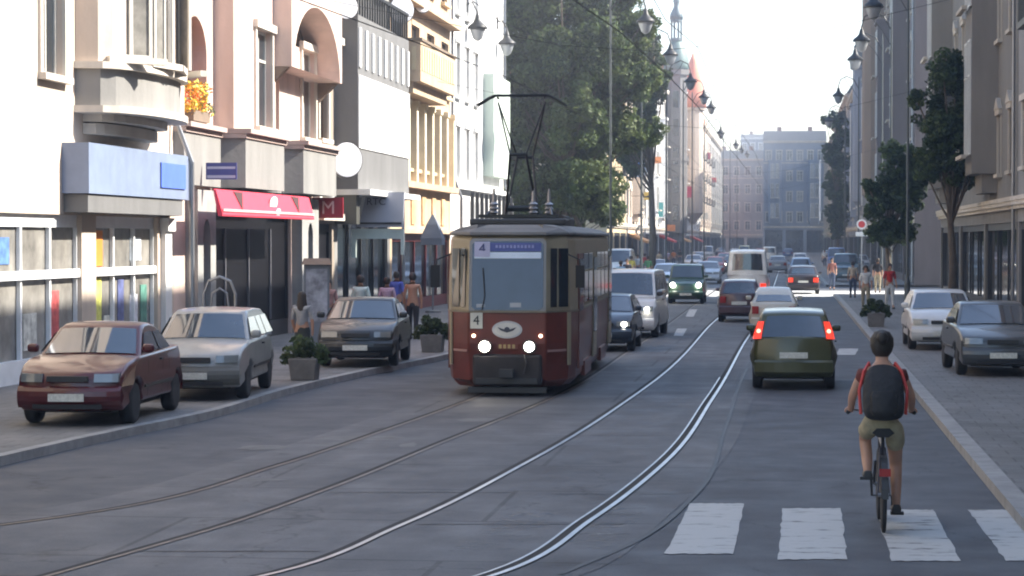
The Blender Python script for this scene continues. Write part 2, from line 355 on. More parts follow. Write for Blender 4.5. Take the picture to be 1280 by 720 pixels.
def building(label, loc, rot, W, H, D, wallm, trimm, z1=4.4, fh=3.7, ncol=5, win=(1.2, 2.1), style='trim', fm=WFRAME, roofm=None, rh=0, lowm=None, bays=(), balc=(), gshops=3, frame=DARK, side=0, gable=False, cat="building", awn=None):
    e = empty("building", loc, rot, label, cat)
    nf = max(1, int((H - z1 - .6) // fh)); fh = (H - z1 - .5) / nf; cw = W / ncol; ops = []
    w_, h_ = win; h_ = min(h_, fh - 1.0); w_ = min(w_, cw * .6)
    P = []
    for i in range(nf):
        for j in range(ncol):
            u = (j + .5) * cw; z = z1 + i * fh + .75
            if any(bb[0] - .1 < u < bb[1] + .1 and bb[2] <= z < bb[3] for bb in bays): continue
            ops.append((u - w_ / 2, u + w_ / 2, z, z + h_)); P.append((u, z))
    sw = W / gshops; gs = [(k * sw + .35, (k + 1) * sw - .35) for k in range(gshops)]
    for a, c in gs: ops.append((a, c, .1, z1 - 1.0))
    b = MB(); wall_grid(b, 0, W, 0, H, ops)
    b.poly([(0, 0, 0), (0, D, 0), (0, D, H), (0, 0, H)]); b.poly([(W, 0, 0), (W, D, 0), (W, D, H), (W, 0, H)])
    b.poly([(0, D, 0), (W, D, 0), (W, D, H), (0, D, H)]); b.poly([(0, 0, H), (W, 0, H), (W, D, H), (0, D, H)])
    b.build("wall", wallm, e, fix=False)
    for u, z in P: add_window(e, u, z, w_, h_, fm, trimm, style if not (style == 'ped' and random.random() < .3) else 'trim')
    for a, c in gs: shop(e, a, c, z1 - 1.0, frame)
    for zz, dp, hh, nm in ((z1 - .45, .22, .28, "string_course"), (z1 + fh * (nf - 1) + .1, .12, .18, "string_course"), (H - .35, .45, .35, "cornice")):
        c_ = MB(); c_.box(-.05, W + .05, -dp, -.003, zz, zz + hh * .5); c_.box(-.05, W + .05, -dp * .6, -.003, zz - hh * .45, zz - .002); c_.box(-.05, W + .05, -dp * 1.15, -.003, zz + hh * .5 + .002, zz + hh)
        c_.build(nm, trimm, e)
    dp_ = MB(); dp_.tube([(W - .25, -.12, .3), (W - .25, -.12, H - .6)], .06, 6); dp_.build('downpipe', STEEL, e)
    if lowm:
        c_ = MB(); wall_grid(c_, .02, W - .02, .02, z1 - .62, [(a, c, .1, z1 - 1.0) for a, c in gs], y=-.03, d=.03); c_.build("ground_floor_facing", lowm, e, fix=False)
    if rh:
        r = MB(); s = min(1.6, D * .25)
        r.loft([[(-.1, -.35, H + .003), (W + .1, -.35, H + .003), (W + .1, D, H + .003), (-.1, D, H + .003)], [(.0, s, H + rh), (W, s, H + rh), (W, D - s, H + rh), (.0, D - s, H + rh)]])
        ro = r.build("roof", roofm, e)
        for k in range(2):
            ch = MB(); x = W * (.25 + .5 * k); ch.box(x - .5, x + .5, D * .5, D * .5 + .8, H + rh * .5, H + rh + 1.3); ch.build("chimney", BRICK, ro)
    for bb in bays:
        a, c, za, zb = bb[:4]; pr = bb[4] if len(bb) > 4 else .9; ch = .45
        o = MB(); pl = [(a, -.003), (a + ch, -pr), (c - ch, -pr), (c, -.003)]
        o.prism(pl, za, zb); o.prism([(a + .25, -.003), (a + ch + .1, -pr * .6), (c - ch - .1, -pr * .6), (c - .25, -.003)], za - .7, za - .003)
        o.prism([(a - .1, -.006), (a + ch - .05, -pr - .12), (c - ch + .05, -pr - .12), (c + .1, -.006)], zb + .003, zb + .25)
        bo = o.build("bay", bb[5] if len(bb) > 5 else wallm, e)
        n = max(1, int((zb - za) / fh + .3)); bw = c - a - 2 * ch
        for i in range(n):
            zz = za + (zb - za) * i / n + .7; hh = (zb - za) / n - 1.2
            nw = 1 if bw < 2 else 2
            for k in range(nw):
                ww = bw / nw * .72; uu = a + ch + bw * (k + .5) / nw
                add_window(bo, uu, zz, ww, hh, fm, trimm, 'plain', y=-pr - .2)
    for a, c, z in balc:
        o = MB(); o.box(a, c, -1.0, -.003, z - .18, z); 
        for k in range(int((c - a) / .14) + 1): x = a + .03 + k * .14; o.box(x, x + .03, -.97, -.94, z, z + .95)
        for k in range(7): y = -.9 + k * .13; o.box(a + .02, a + .05, y, y + .03, z, z + .95); o.box(c - .05, c - .02, y, y + .03, z, z + .95)
        o.box(a, c, -1.0, -.93, z + .952, z + 1.0); o.build("balcony", [IRON], e)
    return e
BRICK = mat("chimney_brick", (.25, .11, .07), .85, var=.3, vs=4)
TILE = mat("red_roof_tiles", (.36, .12, .07), .7, var=.2, vs=2, bump=.3)
SLATE = mat("slate_roof", (.075, .08, .085), .5, var=.25, vs=2)
def wm(name, c, **k): return mat(name, c, .85, var=.17, vs=1.1, bump=.25, bs=7, streak=True, **k)
CREAM = wm("cream_stucco", (.55, .46, .38)); TRIMC = wm("pale_trim", (.58, .53, .46)); PINKC = wm("pinkish_cream_stucco", (.58, .45, .39))
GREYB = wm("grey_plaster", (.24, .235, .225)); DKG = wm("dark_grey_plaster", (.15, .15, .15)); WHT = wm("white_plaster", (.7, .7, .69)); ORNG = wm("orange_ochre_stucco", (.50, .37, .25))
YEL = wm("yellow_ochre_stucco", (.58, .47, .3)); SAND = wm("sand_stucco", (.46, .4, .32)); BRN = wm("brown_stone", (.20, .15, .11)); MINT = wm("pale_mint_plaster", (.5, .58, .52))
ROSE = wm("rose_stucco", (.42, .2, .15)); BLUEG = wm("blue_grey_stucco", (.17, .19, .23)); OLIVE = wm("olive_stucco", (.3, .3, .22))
def L(y0): return (XL, y0, 0)
ML = PI / 2; MR = -PI / 2
Y0, YB, YC, YD, YE, YG, YH = 12, YF(217), YF(391), YF(418), YF(487.5), YF(563), YF(629)

# --- building A (shop on the left edge)
building("grey building behind the camera side of the left pavement", L(Y0), ML, 26, 19, 12, SAND, TRIMC, ncol=7, rh=2, roofm=TILE)
WA = YB - 38
A = empty("building", L(38), ML, "pale building with rounded bay and blue-grey shop fascia at left edge", "building")
aops = [(WA - 6.2, WA - 1.4, .1, 3.3), (WA - 12.5, WA - 7.2, .1, 3.3)]
for j in (0, 1):
    for i in (0, 1, 2): aops.append((WA - 14 + j * 4.2, WA - 12.6 + j * 4.2, 6.0 + i * 4, 8.4 + i * 4))
b = MB(); wall_grid(b, 0, WA - .01, 0, 19, aops)
for x in (0, WA - .01): b.poly([(x, 0, 0), (x, 12, 0), (x, 12, 19), (x, 0, 19)])
b.poly([(0, 12, 0), (WA, 12, 0), (WA, 12, 19), (0, 12, 19)]); b.poly([(0, 0, 19), (WA, 0, 19), (WA, 12, 19), (0, 12, 19)]); b.build("wall", CREAM, A, fix=False)
for o in aops[2:]: add_window(A, (o[0] + o[1]) / 2, o[2], o[1] - o[0], o[3] - o[2], WFRAME, TRIMC, 'trim')
def arc_plan(a, c, dp, n=12, ysh=-.003):
    return [(a + (c - a) * (1 - math.cos(PI * k / n)) / 2, ysh - dp * math.sin(PI * k / n) ** .6) for k in range(n + 1)]
ba, bc = WA - 7.6, WA - 1.9
for (z0, z1, dp, m_) in ((5.5, 6.3, 1.1, GREYB), (6.3, 9.6, 1.0, CREAM), (10.6, 13.6, 1.0, CREAM), (9.6, 10.6, 1.1, GREYB), (13.6, 15, 1.1, GREYB)):
    o = MB(); o.prism(arc_plan(ba, bc, dp), z0 + .002, z1); bay = o.build("bay", m_, A, smooth=False)
for z in (4.95, 5.2): o = MB(); o.prism(arc_plan(ba + .5, bc - .5, .55 + (z - 4.95) * 1.2), z, z + .22); o.build("bay_corbel", TRIMC, A)
for z in (5.42, 6.3, 9.55): o = MB(); o.prism(arc_plan(ba - .1, bc + .1, 1.28), z - .06, z + .08); o.build("string_course", TRIMC, A)
for k in (.14, .38, .62, .86):   # tall windows on the rounded bay
    for z in (6.5, 10.8):
        u = ba + (bc - ba) * k; th = math.acos(1 - 2 * k); yy = -1.0 * math.sin(th) ** .6
        add_window(A, u, z, 1.0, 2.7, WFRAME, TRIMC, 'plain', rot=(-.75 if k < .3 else .75 if k > .7 else -.2 if k < .5 else .2), y=yy - .20)
o = MB(); o.prism([(WA - 8.5, -.003), (WA - 8.5, -.55), (WA - 1.0, -.55), (WA - .1, -.40), (WA + .02, -.003)], 3.72, 4.72); fas = o.build("fascia", mat("blue_grey_fascia", (.20, .25, .36), .5, var=.12, vs=2), A)
o = MB(); o.box(WA - 3.2, WA - 1.1, -.585, -.552, 3.95, 4.5); o.build("fascia_panel", mat("blue_fascia_panel", (.10, .18, .62), .45), A)
o = MB(); o.prism([(WA - 8.4, -.004), (WA - 8.4, -.5), (WA - 1.1, -.5), (WA - .4, -.2), (WA - .3, -.004)], 3.35, 3.70); o.build("soffit", DKG, A)
SHW = mat("white_shop_frame", (.78, .8, .82), .4)
for o in aops[:2]:
    f = shop(A, o[0], o[1], 3.3, SHW, CURT, nb=3); q = MB(); q.box(o[0], o[1], .03, .085, 2.05, 2.22); q.box(o[0], o[1], .03, .085, .1, .55); q.build("transom", SHW, f)  # curtain glass here paints pale reflections and interior into the shop panes
q = MB(); q.box(WA - 5.9, WA - 5.2, .155, .178, 2.25, 3.0); q.build("poster", mat("orange_poster", (.75, .25, .05), .5), A)
q = MB(); q.box(WA - 5.9, WA - 5.3, .155, .178, .7, 2.0); q.build("poster", mat("yellow_poster", (.6, .6, .15), .5, var=.4, vs=6), A)
for k_, (u_, z_, w_, h_, c_) in enumerate(((1.75, .7, .5, 1.1, (.1, .25, .2)), (2.5, .8, .6, .8, (.6, .6, .65)), (3.6, .65, .45, 1.3, (.12, .14, .3)), (4.6, .7, .5, .5, (.7, .7, .6)), (2.2, 2.35, .9, .5, (.5, .55, .6)), (8.2, .8, .7, 1.0, (.5, .1, .1)), (9.6, .7, .8, .7, (.6, .6, .55)), (11.2, 2.35, .9, .5, (.1, .2, .45)))): q = MB(); q.box(WA - u_ - w_, WA - u_, .16, .179, z_, z_ + h_); q.build("poster", mat("poster_tone%d" % k_, c_, .5, var=.5, vs=5), A)
q = MB(); q.box(WA - 1.15, WA - .6, -.12, -.003, .12, 3.30); q.box(WA - 1.2, WA - .55, -.2, -.003, 3.0, 3.3); q.build("pilaster", WHT, A)

# --- building B (pinkish facade over the red awning)
WB = YC - YB; uB = lambda x: YF(x) - YB
B = empty("building", L(YB), ML, "pinkish cream facade with arched niche and loggia above the red awning", "building")
zl = 5.45
ni = (uB(231), uB(259)); w1 = (uB(297), uB(317)); lg = (uB(323), uB(384)); sf = (uB(256), uB(364))
bops = [(ni[0], ni[1], zl + .15, 8.2, .5), (lg[0], lg[1], zl + .15, 9.3, 1.1), (sf[0], sf[1], .1, 3.9, .3)]
for i in range(2):
    for x in (240, 285, 330, 372): u = uB(x); bops.append((u - .6, u + .6, 10.6 + i * 3.9, 12.8 + i * 3.9))
b = MB(); wall_grid(b, 0, WB - .01, 0, 19.5, bops)
for x in (0, WB - .01): b.poly([(x, 0, 0), (x, 12, 0), (x, 12, 19.5), (x, 0, 19.5)])
b.poly([(0, 12, 0), (WB, 12, 0), (WB, 12, 19.5), (0, 12, 19.5)]); b.poly([(0, 0, 19.5), (WB, 0, 19.5), (WB, 12, 19.5), (0, 12, 19.5)])
def spandrel(b, a, c, z0, z1, y=0, d=.02, n=10):     # fills the corners above a round arch
    r = (c - a) / 2; cx = (a + c) / 2; h = z1 - z0
    for s in (-1, 1):
        pts = [(cx + s * r, z1)] + [(cx + s * r * math.cos(t), z0 + h * math.sin(t)) for t in [PI / 2 * k / n for k in range(n + 1)]]
        b.loft([[(p[0], yy, p[1]) for p in pts] for yy in (y, y + d)])
spandrel(b, ni[0], ni[1], 7.3, 8.19, .003, .45); spandrel(b, lg[0], lg[1], 7.5, 9.29, .003, .6)
b.build("wall", PINKC, B, fix=False)
for o in bops[3:]: add_window(B, (o[0] + o[1]) / 2, o[2], 1.2, 2.2, WFRAME, TRIMC, 'ped')
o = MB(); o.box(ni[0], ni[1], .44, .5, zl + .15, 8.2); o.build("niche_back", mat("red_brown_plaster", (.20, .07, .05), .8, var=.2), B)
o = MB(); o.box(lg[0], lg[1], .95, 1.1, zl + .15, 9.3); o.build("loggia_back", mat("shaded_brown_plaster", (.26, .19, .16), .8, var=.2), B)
# projecting bay piers with windows
def pier(a, c, dp, wa, wb, zt):
    o = MB(); ops = [(wa, wb, zl + .3, zl + 2.85)]
    wall_grid(o, a, c, zl + .12, zt, ops, y=-dp, d=.2)
    o.poly([(a, 0, zl + .12), (a, -dp, zl + .12), (a, -dp, zt), (a, 0, zt)]); o.poly([(c, 0, zl + .12), (c, -dp, zl + .12), (c, -dp, zt), (c, 0, zt)]); o.poly([(a, 0, zt), (c, 0, zt), (c, -dp, zt), (a, -dp, zt)])
    q = o.build("bay", PINKC, B, fix=False); add_window(q, (wa + wb) / 2, zl + .3, wb - wa, 2.55, WFRAME, TRIMC, 'trim', y=-dp)
pier(uB(268), uB(322), .5, uB(296), uB(316), 9.8); pier(uB(336), uB(384), .3, uB(364), uB(381), 7.7)
o = MB(); a, c = lg[0] - .35, lg[1] + .3
wall_grid(o, a, c, 7.45, 10.3, [(lg[0], lg[1], 7.45, 9.35, .95)], y=-1.0, d=.95)
for x in (a, c): o.poly([(x, -1.0, 7.45), (x, 0, 7.45), (x, 0, 10.3), (x, -1.0, 10.3)])
for x0, x1 in ((a, lg[0]), (lg[1], c)): o.poly([(x0, -1, 7.45), (x1, -1, 7.45), (x1, 0, 7.45), (x0, 0, 7.45)])
o.poly([(a, 0, 10.3), (c, 0, 10.3), (c, -1, 10.3), (a, -1, 10.3)]); spandrel(o, lg[0], lg[1], 7.5, 9.345, -.998, .94); o.build("arch_hood", PINKC, B, fix=False)
for x in (a + .15, c - .2): o = MB(); o.loft([[(x + e_, -.9, 7.44), (x + e_, -.02, 7.44), (x + e_, -.02, 6.6), (x + e_, -.35, 6.9)] for e_ in (-.15, .15)]); o.build("corbel", BRN, B)
for (a, c, dp) in ((-.0, uB(264), .3), (uB(264.3), uB(322), .85), (uB(322.3), uB(341), .3), (uB(341.3), uB(390), .85)):
    o = MB(); ch = .3 if dp > .5 else .02
    o.prism([(a, -.003), (a + ch, -dp + .05), (c - ch, -dp + .05), (c, -.003)], 4.1, zl - .12); o.build("bay_base", GREYB, B)
    o = MB(); 
    for zz, ee in ((zl - .118, .0), (zl + .0, .12)): o.prism([(a, -.004), (a + ch * .6, -dp - ee), (c - ch * .6, -dp - ee), (c, -.004)], zz, zz + .115)
    o.build("ledge", mat("pink_stone_ledge", (.45, .35, .31), .8), B)
BG = mat("black_shop_glass", (.008, .008, .01), .45, spec=.15)
f = shop(B, sf[0], sf[1], 3.9, mat("black_shop_frame", (.02, .018, .02), .4), BG, nb=1)
boxes("mullion", [(uB(x) - .03, uB(x) + .03, .12, .175, .6, 3.1) for x in (288, 317, 344)], mat("pale_mullion", (.16, .16, .18), .5), f)
for (xa, xb) in ((232, 255), (365, 386)):
    o = MB(); a, c = uB(xa), uB(xb); wall_grid(o, a, c, .12, 4.0, [((a + c) / 2 - .35, (a + c) / 2 + .35, .5, 3.3, .28)], y=-.3, d=.28)
    for x in (a, c): o.poly([(x, -.3, .12), (x, 0, .12), (x, 0, 4.0), (x, -.3, 4.0)])
    o.poly([(a, -.3, 4), (c, -.3, 4), (c, 0, 4), (a, 0, 4)]); spandrel(o, (a + c) / 2 - .35, (a + c) / 2 + .35, 2.9, 3.295, -.298, .2)
    p = o.build("pillar", mat("grey_stone_pillar", (.3, .3, .29), .8, var=.15, vs=2), B, fix=False); o = MB(); o.box((a + c) / 2 - .36, (a + c) / 2 + .36, -.05, -.02, .5, 3.3); o.build("niche_back", BG, p)
o = MB(); o.box(-.05, WB, -.5, -.003, 19.1, 19.5); o.build("cornice", TRIMC, B)
# red awning
aw = empty("awning", (XL, YB, 0), ML, "bright red fixed awning with white emblem over the black shopfront", "awning")
a, c = YF(270, -13.2) - YB, YF(386, -13.2) - YB; RED = mat("red_awning_cloth", (.78, .05, .09), .7, var=.08)
o = MB(); P4 = [(-.93, 3.99), (-1.0, 3.97), (-1.16, 3.40), (-1.15, 3.36), (-1.05, 3.36)]; o.loft([[(x, y, z) for y, z in P4] for x in (a, c)]); o.build("cloth", RED, aw)
o = MB(); o.box(a + .05, c - .05, -1.172, -1.145, 3.47, 3.53); o.build("stripe", mat("pale_pink_stripe", (.8, .4, .4), .7), aw)
for k in range(2):
    x = a + (c - a) * (.2 + .62 * k); o = MB(); o.loft([[(x - .45, -1.003 - d, 3.96), (x + .45, -1.003 - d, 3.96), (x, -1.125 - d, 3.52)] for d in (.004, .02)]); o.build("pennant", mat("dark_maroon_cloth", (.06, .02, .02), .7), aw)
o = MB(); m_ = (a + c) / 2 + .4; o.disc((m_, -1.09, 3.72), (0, 1, .25), .22, .03, sx=1.9, sz=.9); o.disc((m_ + .3, -1.15, 3.50), (0, 1, .25), .13, .03, sx=1.6, sz=.9); o.build("emblem", WHITE, aw)
# flower box in niche
fb = empty("flower_box", (XL - .1, YB + (ni[0] + ni[1]) / 2, zl + .2), ML, "window box with yellow, green and orange flowers in the arched niche", "flower box")
o = MB(); o.box(-.8, .8, -.25, .05, 0, .25); o.build("trough", BRN, fb)
def leaf_cloud(name, cents, n, size, mats, parent=None, loc=None, flat=.5, seed=1, wts=None):
    rs = np.random.RandomState(seed); cents = np.array(cents, float)
    vol = cents[:, 3] ** 2 * 1.0; idx = rs.choice(len(cents), n, p=vol / vol.sum())
    d = rs.normal(size=(n, 3)); d /= np.linalg.norm(d, axis=1)[:, None]
    r = rs.uniform(.35, 1.0, n) ** .5 * cents[idx, 3]
    c = cents[idx, :3] + d * r[:, None] * np.array([1, 1, .85])
    u = rs.normal(size=(n, 3)); u /= np.linalg.norm(u, axis=1)[:, None]; nn = d + rs.normal(size=(n, 3)) * .7
    v = np.cross(nn, u); v /= np.linalg.norm(v, axis=1)[:, None] + 1e-9; u = np.cross(v, nn); u /= np.linalg.norm(u, axis=1)[:, None] + 1e-9
    s = size * rs.uniform(.6, 1.3, n)[:, None]
    V = np.stack([c - u * s, c + v * s * .55, c + u * s, c - v * s * .55], 1).reshape(-1, 3)
    me = bpy.data.meshes.new(name); me.vertices.add(4 * n); me.vertices.foreach_set("co", V.ravel())
    me.loops.add(4 * n); me.loops.foreach_set("vertex_index", np.arange(4 * n, dtype=np.int32)); me.polygons.add(n); me.polygons.foreach_set("loop_start", np.arange(0, 4 * n, 4, dtype=np.int32))
    for m in mats: me.materials.append(m)
    cm_ = rs.choice(len(mats), len(cents), p=wts); mi_ = np.where(rs.uniform(size=n) < .65, cm_[idx], rs.choice(len(mats), n, p=wts)); me.polygons.foreach_set("material_index", mi_.astype(np.int32)); me.update(); me.validate()
    o = bpy.data.objects.new(name, me); COL.objects.link(o)
    if parent: o.parent = parent
    if loc is not None: o.location = loc
    return o
def leafm(name, c):
    m = mat(name, c, .6, var=.35, vs=.7, spec=.25); N = m.node_tree.nodes; Lk = m.node_tree.links; b = N["Principled BSDF"]; t = N.new("ShaderNodeBsdfTranslucent"); x = N.new("ShaderNodeMixShader"); x.inputs[0].default_value = .38
    Lk.new(b.inputs["Base Color"].links[0].from_socket, t.inputs[0]); Lk.new(b.outputs[0], x.inputs[1]); Lk.new(t.outputs[0], x.inputs[2]); Lk.new(x.outputs[0], N["Material Output"].inputs[0]); return m
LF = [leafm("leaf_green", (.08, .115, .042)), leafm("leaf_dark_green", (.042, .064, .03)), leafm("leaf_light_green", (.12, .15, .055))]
FL = [mat("yellow_petals", (.8, .55, .05), .6), mat("orange_petals", (.8, .2, .05), .6), LF[2]]
leaf_cloud("flowers", [(x * .26, -.12, .35 + (x % 3) * .22, .26) for x in range(-3, 4)], 900, .05, FL, fb, seed=4)
# --- building C (narrow)
WCc = YD - YC; C_ = empty("building", L(YC), ML, "narrow brown-grey facade with dark shop between pinkish and grey buildings", "building")
b = MB(); cops = [(.9, 2.3, 5.9 + i * 3.6, 8.3 + i * 3.6) for i in range(4)] + [(.4, WCc - .4, .1, 3.3, .3)]
wall_grid(b, 0, WCc - .01, 0, 20.5, cops)
for x in (0, WCc - .01): b.poly([(x, 0, 0), (x, 12, 0), (x, 12, 20.5), (x, 0, 20.5)])
b.poly([(0, 0, 20.5), (WCc, 0, 20.5), (WCc, 12, 20.5), (0, 12, 20.5)]); b.build("wall", wm("taupe_stucco", (.30, .25, .2)), C_, fix=False)
for o in cops[:4]: add_window(C_, 1.6, o[2], 1.4, 2.4, BFRAME, TRIMC, 'trim')
shop(C_, .4, WCc - .4, 3.3, BG, BG, nb=1)
boxes("ledge", [(0.01, WCc - .02, -.35, -.003, z, z + .22) for z in (3.4, 5.2, 8.9, 12.5)], TRIMC, C_)
o = MB(); o.box(.1, .5, -.2, -.003, 3.63, 5.19); o.box(1.9, 2.3, -.2, -.003, 3.63, 4.9); o.lathe([(.18, 0), (.28, .1), (.15, .3), (.2, .6), (.08, .8)], o=(1.2, -.25, 3.63)); o.build("stonework", WHT, C_)
sg = empty("shop_sign", (XL + 0.05, YF(388), 3.75), 0, "dark red square sign with a letter M beside the red awning", "sign")
o = MB(); o.box(-.0, .95, -.04, .04, -.3, .32); o.build("panel", mat("dark_red_panel", (.35, .01, .03), .5), sg)
text("lettering", "M", .55, mat("pale_red_letter", (.75, .45, .45), .5), sg, (.5, -.045, 0), (PI / 2, 0, 0), .004)
# blue street sign
sg = empty("street_sign", (XL + 0.35, YF(240), 4.45), 0, "small dark blue bracket sign with pale stripe left of the red awning", "sign")
o = MB(); o.box(0, .75, -.02, .02, -.2, .2); o.build("panel", mat("navy_panel", (.05, .06, .25), .5), sg); o = MB(); o.box(0.03, .72, -.026, -.021, .05, .11); o.box(0.03, .72, -.026, -.021, -.17, -.1); o.build("stripe", mat("lilac_stripe", (.4, .42, .6), .5), sg)
# round signs
def round_sign(x, y, Y, w_, h_, label, ring=True, yaw=.55):
    p = AT(x, y, Y); s = Y / F * h_ / 2; e = empty("round_sign", p, -yaw if False else yaw, label, "sign", None)
    o = MB(); o.disc((0, 0, 0), (0, 1, 0), s, .12, 28, sx=w_ / h_ / math.cos(yaw)); o.build("disc", mat("opal_white", (.85, .86, .9), .35, var=.03), e, bevel=.02)
    o = MB(); o.disc((0, .03, 0), (0, 1, 0), s * 1.06, .1, 28, sx=w_ / h_ / math.cos(yaw)); o.build("rim", DARK, e)
    o = MB(); o.box(-max(.2, p.x - XL) if p.x > XL else -.2, 0, .05, .10, -.03, .03); o.build("bracket", IRON, e)
round_sign(433, 200, YD - 2.0, 35, 44, "large blank white round sign projecting beside the dark entrance")
round_sign(433, 9, YD - 1, 25, 30, "white satellite dish high beside the grey bay window's near corner")
round_sign(502, 12, YE - .3, 27, 34, "white satellite dish above the orange balcony, the larger of two")
round_sign(528, 6, YF(515), 18, 20, "white satellite dish above the orange balcony, the smaller of two")
# --- building D: projecting grey and white bay
WD = YE - YD; D_ = empty("building", L(YD), ML, "grey building with boxy white-panelled bay over the grey sign canopy", "building")
b = MB(); dops = [(.5, WD - .5, .1, 3.9, .4)] + [(1 + k * 3.2, 2.6 + k * 3.2, 11.2 + i * 3.6, 13.6 + i * 3.6) for k in range(3) for i in range(2)]
wall_grid(b, 0, WD - .01, 0, 19, dops)
for x in (0, WD - .01): b.poly([(x, 0, 0), (x, 12, 0), (x, 12, 19), (x, 0, 19)])
b.poly([(0, 0, 19), (WD, 0, 19), (WD, 12, 19), (0, 12, 19)]); b.build("wall", GREYB, D_, fix=False)
for o in dops[1:]: add_window(D_, (o[0] + o[1]) / 2, o[2], 1.6, 2.4, BFRAME, TRIMC, 'trim')
o = MB(); o.box(.05, WD - .4, -.75, -.003, 4.4, 9.9); o.build("bay", DKG, D_)  # dark grey also paints shade into the side facing the camera
o = MB(); o.box(.07, WD - .42, -.79, -.752, 5.7, 8.0); o.build("white_panel", WHT, D_)
boxes("window_slat", [(x - .16, x + .16, -.80, -.752, 8.25, 9.5) for x in [.3 + k * (WD - 1.0) / 8 for k in range(9)]], WHT, D_)
o = MB(); o.box(0.0, WD - .3, -1.15, -.004, 4.22, 4.398); o.build("ledge", WHT, D_)
o = MB(); 
for k in range(22): x = .1 + k * (WD - .7) / 21; o.box(x, x + .08, -.74, -.68, 9.9, 10.75)
o.box(.05, WD - .4, -.76, -.66, 10.752, 10.85); o.build("balustrade", IRON, D_)
o = MB(); o.prism([(.03, -.003), (.03, -.70), (.6, -.70), (1.6, -.003)], 3.3, 4.218); o.build("canopy", mat("dark_olive_canopy", (.06, .06, .05), .6), D_)
shop(D_, .5, WD - .5, 3.9, DARK, GLASS, nb=4)
# grey RTC sign board, slanting
pa, pb = AT(446, 240, YF(440)), AT(504, 284, YF(440))
sg = empty("shop_sign", (pa.x, pa.y, pb.z), 0, "large grey sloping sign board reading RTC above the pale arched shopfront", "sign")
wd, hd = pb.x - pa.x, pa.z - pb.z
o = MB(); o.loft([[(.0, y, 0), (wd, y, 0), (wd, y + .25, hd), (.25, y + .25, hd)] for y in (-.05, .05)]); o.build("board", mat("grey_sign_board", (.40, .41, .46), .5, var=.08), sg)
text("lettering", "RTC", .34, mat("dark_grey_letter", (.06, .06, .09), .5), sg, (.62, .12, hd * .72), (PI / 2 - .22, 0, 0), .01)
o = MB(); o.box(.1, wd - .05, -.07, -.03, .1, .16); o.build("rule", DARK, sg)
o = MB(); o.loft([[(-.02, y, .1), (.08, y, .1), (.28, y + .2, hd * .9), (.18, y + .2, hd * .9)] for y in (-.1, -.065)]); o.build("edge_strip", WHITE, sg)
o = MB(); sw_ = wd + .3
o.box(-.2, -.05, .1, .2, -1.0, -.05); o.box(-.05, wd, .1, .2, -.38, -.05); o.box(wd - .1, wd, .1, .2, -.9, -.38); ar = o.build("shop_arch", mat("pale_mint_arch", (.62, .72, .68), .5), None, loc=sg.location)
tag(ar, "pale mint arched shop portal under the grey RTC board", "portal")
# --- building E orange with balcony
WE = YG - YE; E_ = empty("building", L(YE), ML, "orange and yellow building with box balcony above tall pale pilasters", "building")
uE = lambda x: YF(x) - YE
b = MB(); eops = [(1.0 + k * 3.9, 3.0 + k * 3.9, 8.75, 11.0) for k in range(4) if 1.0 + k * 3.9 + 2 < WE] + [(1.0 + k * 3.9, 2.6 + k * 3.9, 12.6 + i * 3.6, 14.8 + i * 3.6) for k in range(4) for i in range(2) if k * 3.9 + 2.7 < WE]
eops += [(1.2 + k * 2.1, 2.3 + k * 2.1, 5.5, 8.1) for k in range(6)] + [(.4, WE - .4, .1, 3.0, .3)]
wall_grid(b, 0, WE - .01, 0, 20, eops)
for x in (0, WE - .01): b.poly([(x, 0, 0), (x, 12, 0), (x, 12, 20), (x, 0, 20)])
b.poly([(0, 0, 20), (WE, 0, 20), (WE, 12, 20), (0, 12, 20)]); b.build("wall", ORNG, E_, fix=False)
for o in eops[:-1]: add_window(E_, (o[0] + o[1]) / 2, o[2], o[1] - o[0], o[3] - o[2], BFRAME, YEL, 'plain')
shop(E_, .4, WE - .4, 3.0, mat("maroon_frame", (.15, .03, .03), .5), GLASS, nb=5)
for k in range(8): x = .7 + k * (WE - 1.4) / 7; o = MB(); o.box(x - .2, x + .2, -.28, -.003, 5.0, 7.84); o.box(x - .27, x + .27, -.34, -.003, 7.842, 8.05); o.build("pilaster", mat("pale_yellow_stone", (.74, .66, .48), .8), E_)
boxes("ledge", [(0, WE - .02, -.4, -.003, 4.75, 4.98), (0, WE - .02, -.25, -.003, 3.05, 3.2), (0, WE - .02, -.5, -.003, 11.6, 11.85)], ORNG, E_)
boxes("coloured_panel", [(x - .45, x + .45, -.06, -.003, 3.4, 4.5) for x in [2.5 + k * 2.6 for k in range(5)]], mat("mottled_yellow_pink_panel", (.7, .45, .25), .6, var=.5, vs=1.2), E_)
o = MB(); o.box(.1, 8.9, -1.1, -.003, 8.5, 8.72); o.box(.1, .18, -1.1, -.003, 8.72, 9.95); o.box(8.82, 8.9, -1.1, -.003, 8.72, 9.95); o.box(.18, 8.82, -1.1, -1.02, 8.72, 9.95); o.prism([(.3, -.004), (.3, -.8), (8.7, -.8), (8.7, -.004)], 8.1, 8.498)
bo = o.build("balcony", ORNG, E_); o = MB()
for y in (-.95, -.65, -.35): o.box(.07, .098, y, y + .17, 8.9, 9.75)
for k in range(14): x = .4 + k * .6; o.box(x, x + .3, -1.125, -1.102, 8.9, 9.75)
o.build("panel", YEL, bo); o = MB(); o.box(.05, 8.95, -1.16, -1.0, 9.952, 10.05); o.box(.05, .2, -.998, -.004, 9.952, 10.05); o.build("handrail", BRN, bo)
